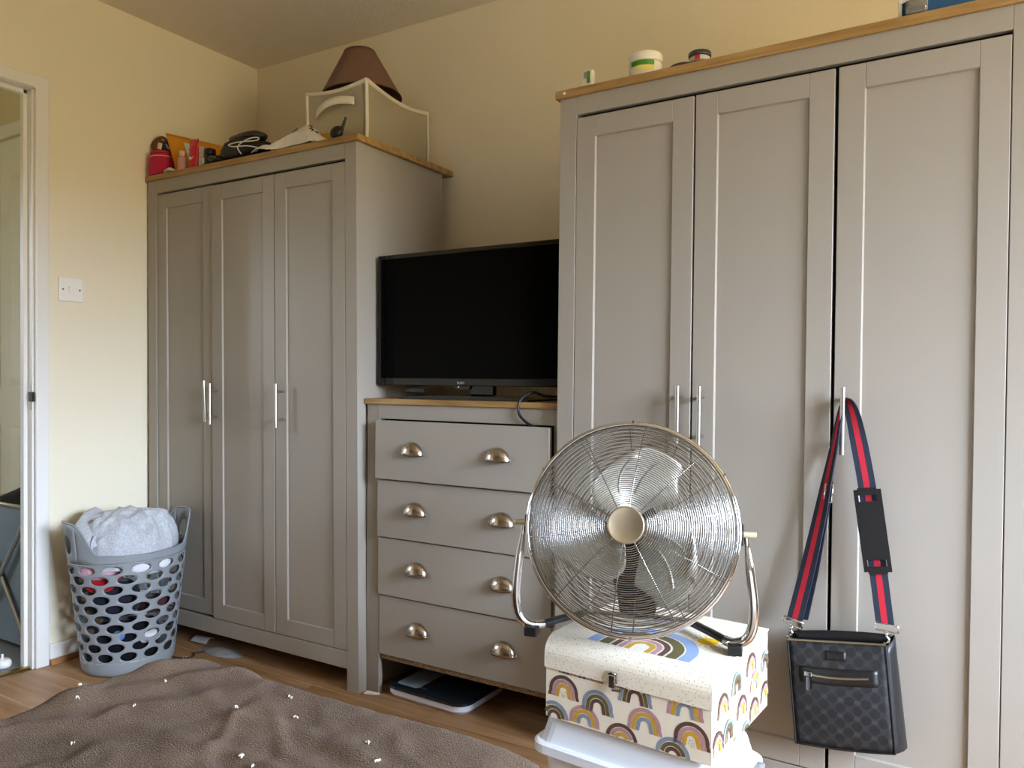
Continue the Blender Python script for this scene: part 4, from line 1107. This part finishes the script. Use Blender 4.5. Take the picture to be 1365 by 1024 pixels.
q = MB(); q.tube(smoothpath([(.125*cos(R(t))*k, .067*sin(R(t))*k, z) for t, z, k in ((-66, .010, .86), (-72, .036, 1.0), (-50, .060, .98), (-28, .066, .94), (-34, .054, 1.0), (-70, .050, 1.02), (-92, .046, 1.02), (-80, .036, 1.02), (-52, .034, 1.02), (-18, .026, 1.0))], 7), .0022, 7); q.build('cord', mat('white_cord', 'd2ccc0', .8), db, label='white cord')

# white polythene bag with black scribbled print
pb = thing('polythene_bag', 'crumpled white polythene bag with black print near the wardrobe corner', 'bag', (.775, -.488, TZ))
def poly(u, v):
    x = -.165+.330*u; y = -.060+.150*v
    pk1 = max(0, 1-abs(u-.62)/.34)*max(0, 1-abs(v-.38)/.75); pk2 = max(0, 1-abs(u-.20)/.45)*max(0, 1-abs(v-.45)/.6)
    z = .004+.092*pk1**.9+.040*pk2+.012*noise.noise(Vector((u*6, v*5, 4)))+.012*abs(noise.noise(Vector((u*13, v*9, 8))))
    if v > .97 or u > .985: z = .001
    if v < .05: z = .003+.010*(1+sin(u*13))*.5
    y -= .018*sin(u*8)*(1-v)
    return (x+.02*(v-.5), y, max(.001, z))
q = MB(); q.grid(poly, 20, 12, smooth=False); q.build('film', mat('white_polythene', 'dcd9d2', .35, spec=.5), pb, solid=.0012)
q = MB(); rg = random.Random(2)
for u0, v0, ln in ((.34, .25, .06), (.40, .34, .03), (.47, .30, .04), (.66, .36, .05), (.72, .30, .05), (.78, .38, .03)):
    pts = [Vector(poly(u0+ln*k/4+.008*(k % 2), v0+.05*((k*7) % 3-1)))+Vector((0, -.002, .0025)) for k in range(5)]
    q.tube(pts, .0016, 5)
q.build('black_print', M_blackpl, pb, label='black scribbled print')
# black ball-headed gadget and yellow thing behind it
bm_ = thing('black_massager', 'black round-headed gadget with a thin upright arm before the storage bag', 'gadget', (.946, -.480, TZ))
q = MB(); q.lathe([(0, -.016), (.016, -.014), (.024, -.004), (.024, .006), (.016, .014), (0, .016)], 24, M=Matrix.Translation((0, 0, .046)) @ Matrix.Rotation(R(62), 4, 'X')); q.build('round_head', M_blackpl, bm_)
q = MB(); q.tube([(.018, .004, .050), (.028, .006, .078), (.034, .007, .094)], [.006, .0048, .0036], 10); q.build('arm', M_blackpl, bm_)
q = MB(); q.lathe([(.020, 0), (.018, .006), (.008, .012), (.008, .036)], 16); q.build('foot_base', M_blackpl, bm_)
q = MB(); q.box(-.016, .016, -.012, .012, 0, .062, .006, 2); tag(q.build('yellow_carton', mat('yellow_card', 'c9a10c', .5), None, (.868, -.455, TZ)), 'small yellow carton half hidden behind the black gadget', 'carton')

# ------------------------------------------------------------------ on top of the right wardrobe
M_lab_g = mat('label_green', '3f7d22', .5); M_lab_y = mat('label_yellow', 'd8c765', .5); M_offw = mat('white_pot_plastic', 'e4dfcf', .35)
cb = thing('medicine_carton', 'tiny white carton with a green panel at the left end of the right wardrobe', 'carton', (1.903, -.520, TZ))
q = MB(); q.box(-.0140, .0140, -.010, .010, 0, .050, .0006); q.build('carton_body', mat('white_card', 'ded8cb', .6), cb)
q = MB(); q.box(-.001, .0085, -.0106, -.0099, .014, .046); q.build('green_panel', M_lab_g, cb, label='green printed panel')
q = MB()
for k in range(3): q.box(-.0092+.0026*k, -.0080+.0026*k, -.0105, -.0099, .026+.004*(k % 2), .045)
q.build('print_lines', M_blackpl, cb)
tb = thing('white_tub', 'white round tub with a green and yellow label on the right wardrobe', 'tub', (2.058, -.500, TZ))
q = MB(); q.lathe([(.040, 0), (.0435, .004), (.0445, .020), (.0435, .038), (.040, .042)], 40); q.build('tub_body', M_offw, tb)
q = MB(); q.lathe([(.0440, .042), (.0445, .044), (.0445, .061), (.041, .065), (0, .065)], 40); q.build('tub_lid', M_offw, tb)
q = MB(); q.grid(lambda u, v: (.0452*cos(-2.15+1.45*u), .0452*sin(-2.15+1.45*u), .026+.013*v), 14, 1); q.build('label_band', M_lab_g, tb, label='green label band')
q = MB(); q.grid(lambda u, v: (.0452*cos(-1.75+1.05*u), .0452*sin(-1.75+1.05*u), .012+.014*v), 14, 1); q.build('label_band', M_lab_y, tb, label='yellow label band')
dk = thing('grey_disc', 'flat dark grey lid lying beside the white tub', 'disc', (2.158, -.490, TZ))
q = MB(); q.lathe([(.040, 0), (.043, .004), (.042, .014), (.036, .019), (0, .020)], 32); q.build('lid_disc', mat('dark_grey_plastic', '3a3735', .5), dk)
tn = thing('small_tin', 'small dark tin with red and white side lying on the dark lid', 'tin', (2.200, -.492, TZ+.0205))
q = MB(); q.lathe([(.024, 0), (.026, .002), (.026, .012), (.024, .013)], 28); q.build('tin_base', mat('tin_white', 'cfc9be', .4), tn)
q = MB(); q.lathe([(.0275, .013), (.0285, .015), (.0285, .024), (.026, .026), (0, .026)], 28); q.build('tin_lid', mat('tin_grey_disc', '34353a', .4), tn)
q = MB(); q.grid(lambda u, v: (.0266*cos(-1.75+.5*u), .0266*sin(-1.75+.5*u), .001+.011*v), 8, 1); q.build('red_spot', mat('tin_red', 'bb2018', .4), tn, label='red printed spot')
tp = thing('wipes_packet', 'blue and white packet at the right end of the right wardrobe top', 'packet', (2.735, -.500, TZ))
q = MB()
def pk_(u, v):
    a = 2*pi*u; k = v
    x = max(-1, min(1, 1.25*cos(a)))*.075; y = max(-1, min(1, 1.25*sin(a)))*.045
    return (x*(1+.03*sin(pi*k)), y, .002+.125*k)
q.grid(pk_, 40, 8, closed_u=True); q.build('blue_wrap', mat('blue_wrap_film', '1c5686', .35), tp)
q = MB(); q.grid(lambda u, v: (-.080+.16*u, -.050+.096*v, .034+.10*v+.012*sin(pi*u)+.006*noise.noise(Vector((u*6, v*5, 1)))), 14, 8); q.build('white_film', mat('white_wrap_film', 'd6d6d6', .35), tp, solid=.001, label='white film over the packet')
q = MB(); q.box(-.079, -.072, -.049, .03, .0, .11, .001); q.build('white_edge', M_offw, tp)
gl = thing('clear_cup', 'small clear plastic cup lying in front of the blue packet', 'cup', (2.712, -.5515, TZ+.0175))
gl.location = (2.690, -.556, TZ+.0180)
q = MB(); q.grid(lambda u, v: (.040*v-.018, (.0165+.001*v)*cos(2*pi*u)*.6, (.0165+.001*v)*sin(2*pi*u)), 20, 4, closed_u=True); q.build('cup_wall', mat('clear_cup_plastic', 'dcd8d2', .1, trans=.8), gl, solid=.001)
q = MB(); q.tube([(.022, .0175*cos(2*pi*k/20)*.6, .0175*sin(2*pi*k/20)) for k in range(20)], .0010, 6, closed=True); q.build('cup_rim', M_clearpl, gl)

# ------------------------------------------------------------------ floor things
bs = thing('bathroom_scale', 'white bathroom scale with dark glass top, half under the chest of drawers', 'scale', (1.348, -.388, 0), R(-2))
w_, d_ = .315, .250
q = MB(); loft(q, [(rr_poly(-w_/2+.012, w_/2-.012, -d_/2+.012, d_/2-.012, .035, 6), .0), (rr_poly(-w_/2, w_/2, -d_/2, d_/2, .045, 6), .012), (rr_poly(-w_/2, w_/2, -d_/2, d_/2, .045, 6), .030)]); q.build('scale_base', mat('white_scale_plastic', 'dcdce6', .4), bs)
q = MB(); loft(q, [(rr_poly(-w_/2-.004, w_/2+.004, -d_/2-.004, d_/2+.004, .048, 6), .030), (rr_poly(-w_/2-.004, w_/2+.004, -d_/2-.004, d_/2+.004, .048, 6), .038), (rr_poly(-w_/2+.002, w_/2-.002, -d_/2+.002, d_/2-.002, .045, 6), .040)]); q.build('glass_top', mat('dark_scale_glass', '1c2226', .2), bs, label='dark glass top')
q = MB(); loft(q, [(rr_poly(-w_/2+.030, w_/2-.110-.085, -d_/2+.022, d_/2-.022, .014, 4), .0401), (rr_poly(-w_/2+.031, w_/2-.111-.085, -d_/2+.023, d_/2-.023, .013, 4), .0406)]); q.build('display_strip', mat('grey_display', '8494a0', .3), bs, label='grey display strip')
q = MB(); q.box(-.045, -.008, -.092, -.089, .0401, .0405); q.build('printed_mark', mat('mark_grey', '4d565b', .4), bs)

q = MB(); q.grid(lambda u, v: (.09*u-.02*v, .055*v, .004+.020*sin(pi*v*.8+.3)*(.6+.4*u)), 6, 5, smooth=False)
o = q.build('white_paper_scrap', mat('paper_offwhite', 'cfcbc4', .8), None, (.235, -.520, .0), solid=.001); tag(o, 'bent white paper lying under the left wardrobe by the basket', 'paper')
q = MB(); q.grid(lambda u, v: (.20*(u-.5), .085*(v-.5)*sin(pi*min(.97, max(.03, u)))**.5, .003+.016*sin(pi*v)*sin(pi*u)+.003*noise.noise(Vector((u*8, v*6, 2)))), 18, 8)
o = q.build('clear_bag', mat('thin_clear_film', 'a9adb0', .2, alpha=.55), None, (.430, -.530, 0)); tag(o, 'flat clear plastic bag under the front of the left wardrobe', 'bag')
q = MB(); q.tube(smoothpath([(.315, -.655, .003), (.345, -.648, .003), (.375, -.628, .003), (.372, -.606, .004), (.352, -.596, .004), (.360, -.575, .003), (.372, -.556, .003)]), .0026, 8)
hr = tag(q.build('hair_band', mat('dark_brown_elastic', '2a1811', .6)), 'dark brown hair band lying on the planks before the left wardrobe', 'hair band')
q = MB()
for x, y in ((.358, -.642), (.366, -.636)): q.lathe([(0, -.003), (.003, 0), (0, .003)], 8, M=Matrix.Translation((x, y, .005)))
q.build('metal_bead', M_chrome, hr, label='silver bead')
q = MB(); q.add([(0, 0, 0), (.045, .012, .001), (.050, .024, .002), (.006, .012, .006), (0, 0, .002), (.045, .012, .003), (.050, .024, .004), (.006, .012, .009)], [(0, 1, 2, 3), (4, 5, 6, 7), (0, 1, 5, 4), (1, 2, 6, 5), (2, 3, 7, 6), (3, 0, 4, 7)])
tag(q.build('torn_paper', mat('torn_white_paper', 'e2ded6', .8), None, (1.122, -.535, .0)), 'torn scrap of white paper on the floor at the corner of the chest', 'paper')

# ------------------------------------------------------------------ in the hall
hm = thing('laundry_hamper', 'blue-grey fabric hamper on crossed metal legs in the hall', 'hamper', (-.300, -.850, 0))
M_ham = mat('bluegrey_canvas', '7d8c98', .85, bump=(300, .001))
q = MB(); loft(q, [(rr_poly(-.19, .19, -.07, .105, .02), .03), (rr_poly(-.20, .20, -.078, .11, .02), .54)]); q.build('hamper_cloth', M_ham, hm)
q = MB(); q.tube([(-.205, -.083, .545), (.205, -.083, .545), (.205, .115, .545), (-.205, .115, .545), (-.205, -.083, .545)], .007, 8); q.build('top_rail', M_steel, hm)
q = MB(); q.grid(lambda u, v: (.17*(2*u-1), -.06+.15*v, .542+.055*sin(pi*u)*sin(pi*v)*(1+.4*noise.noise(Vector((u*5, v*4, 2))))), 16, 8); q.build('black_laundry', cloth('black_hamper_cloth', '131418'), hm, label='black washing at the top')
for s in (-1, 1):
    q = MB(); q.tube([(-s*.21, -.088+.004*s, .54), (s*.21, -.088+.004*s, .006)], .008, 8); q.build('crossed_leg', M_steel, hm)
pg = thing('wall_plug', 'white three-pin plug lying on the hall carpet at the threshold', 'plug', (-.112, -1.022, 0), R(20))
q = MB(); q.lathe([(.026, 0), (.030, .006), (.029, .020), (.022, .027), (0, .028)], 24, sy=.85); q.build('plug_body', M_switch, pg)
q = MB(); q.box(-.003, .003, -.003, .003, .027, .045, .0008); q.build('plug_pin', M_switch, pg)
q = MB(); q.tube(smoothpath([(-.028, .0, .012), (-.08, -.02, .006), (-.16, -.04, .006)]), .0035, 8); q.build('flex', M_switch, pg)
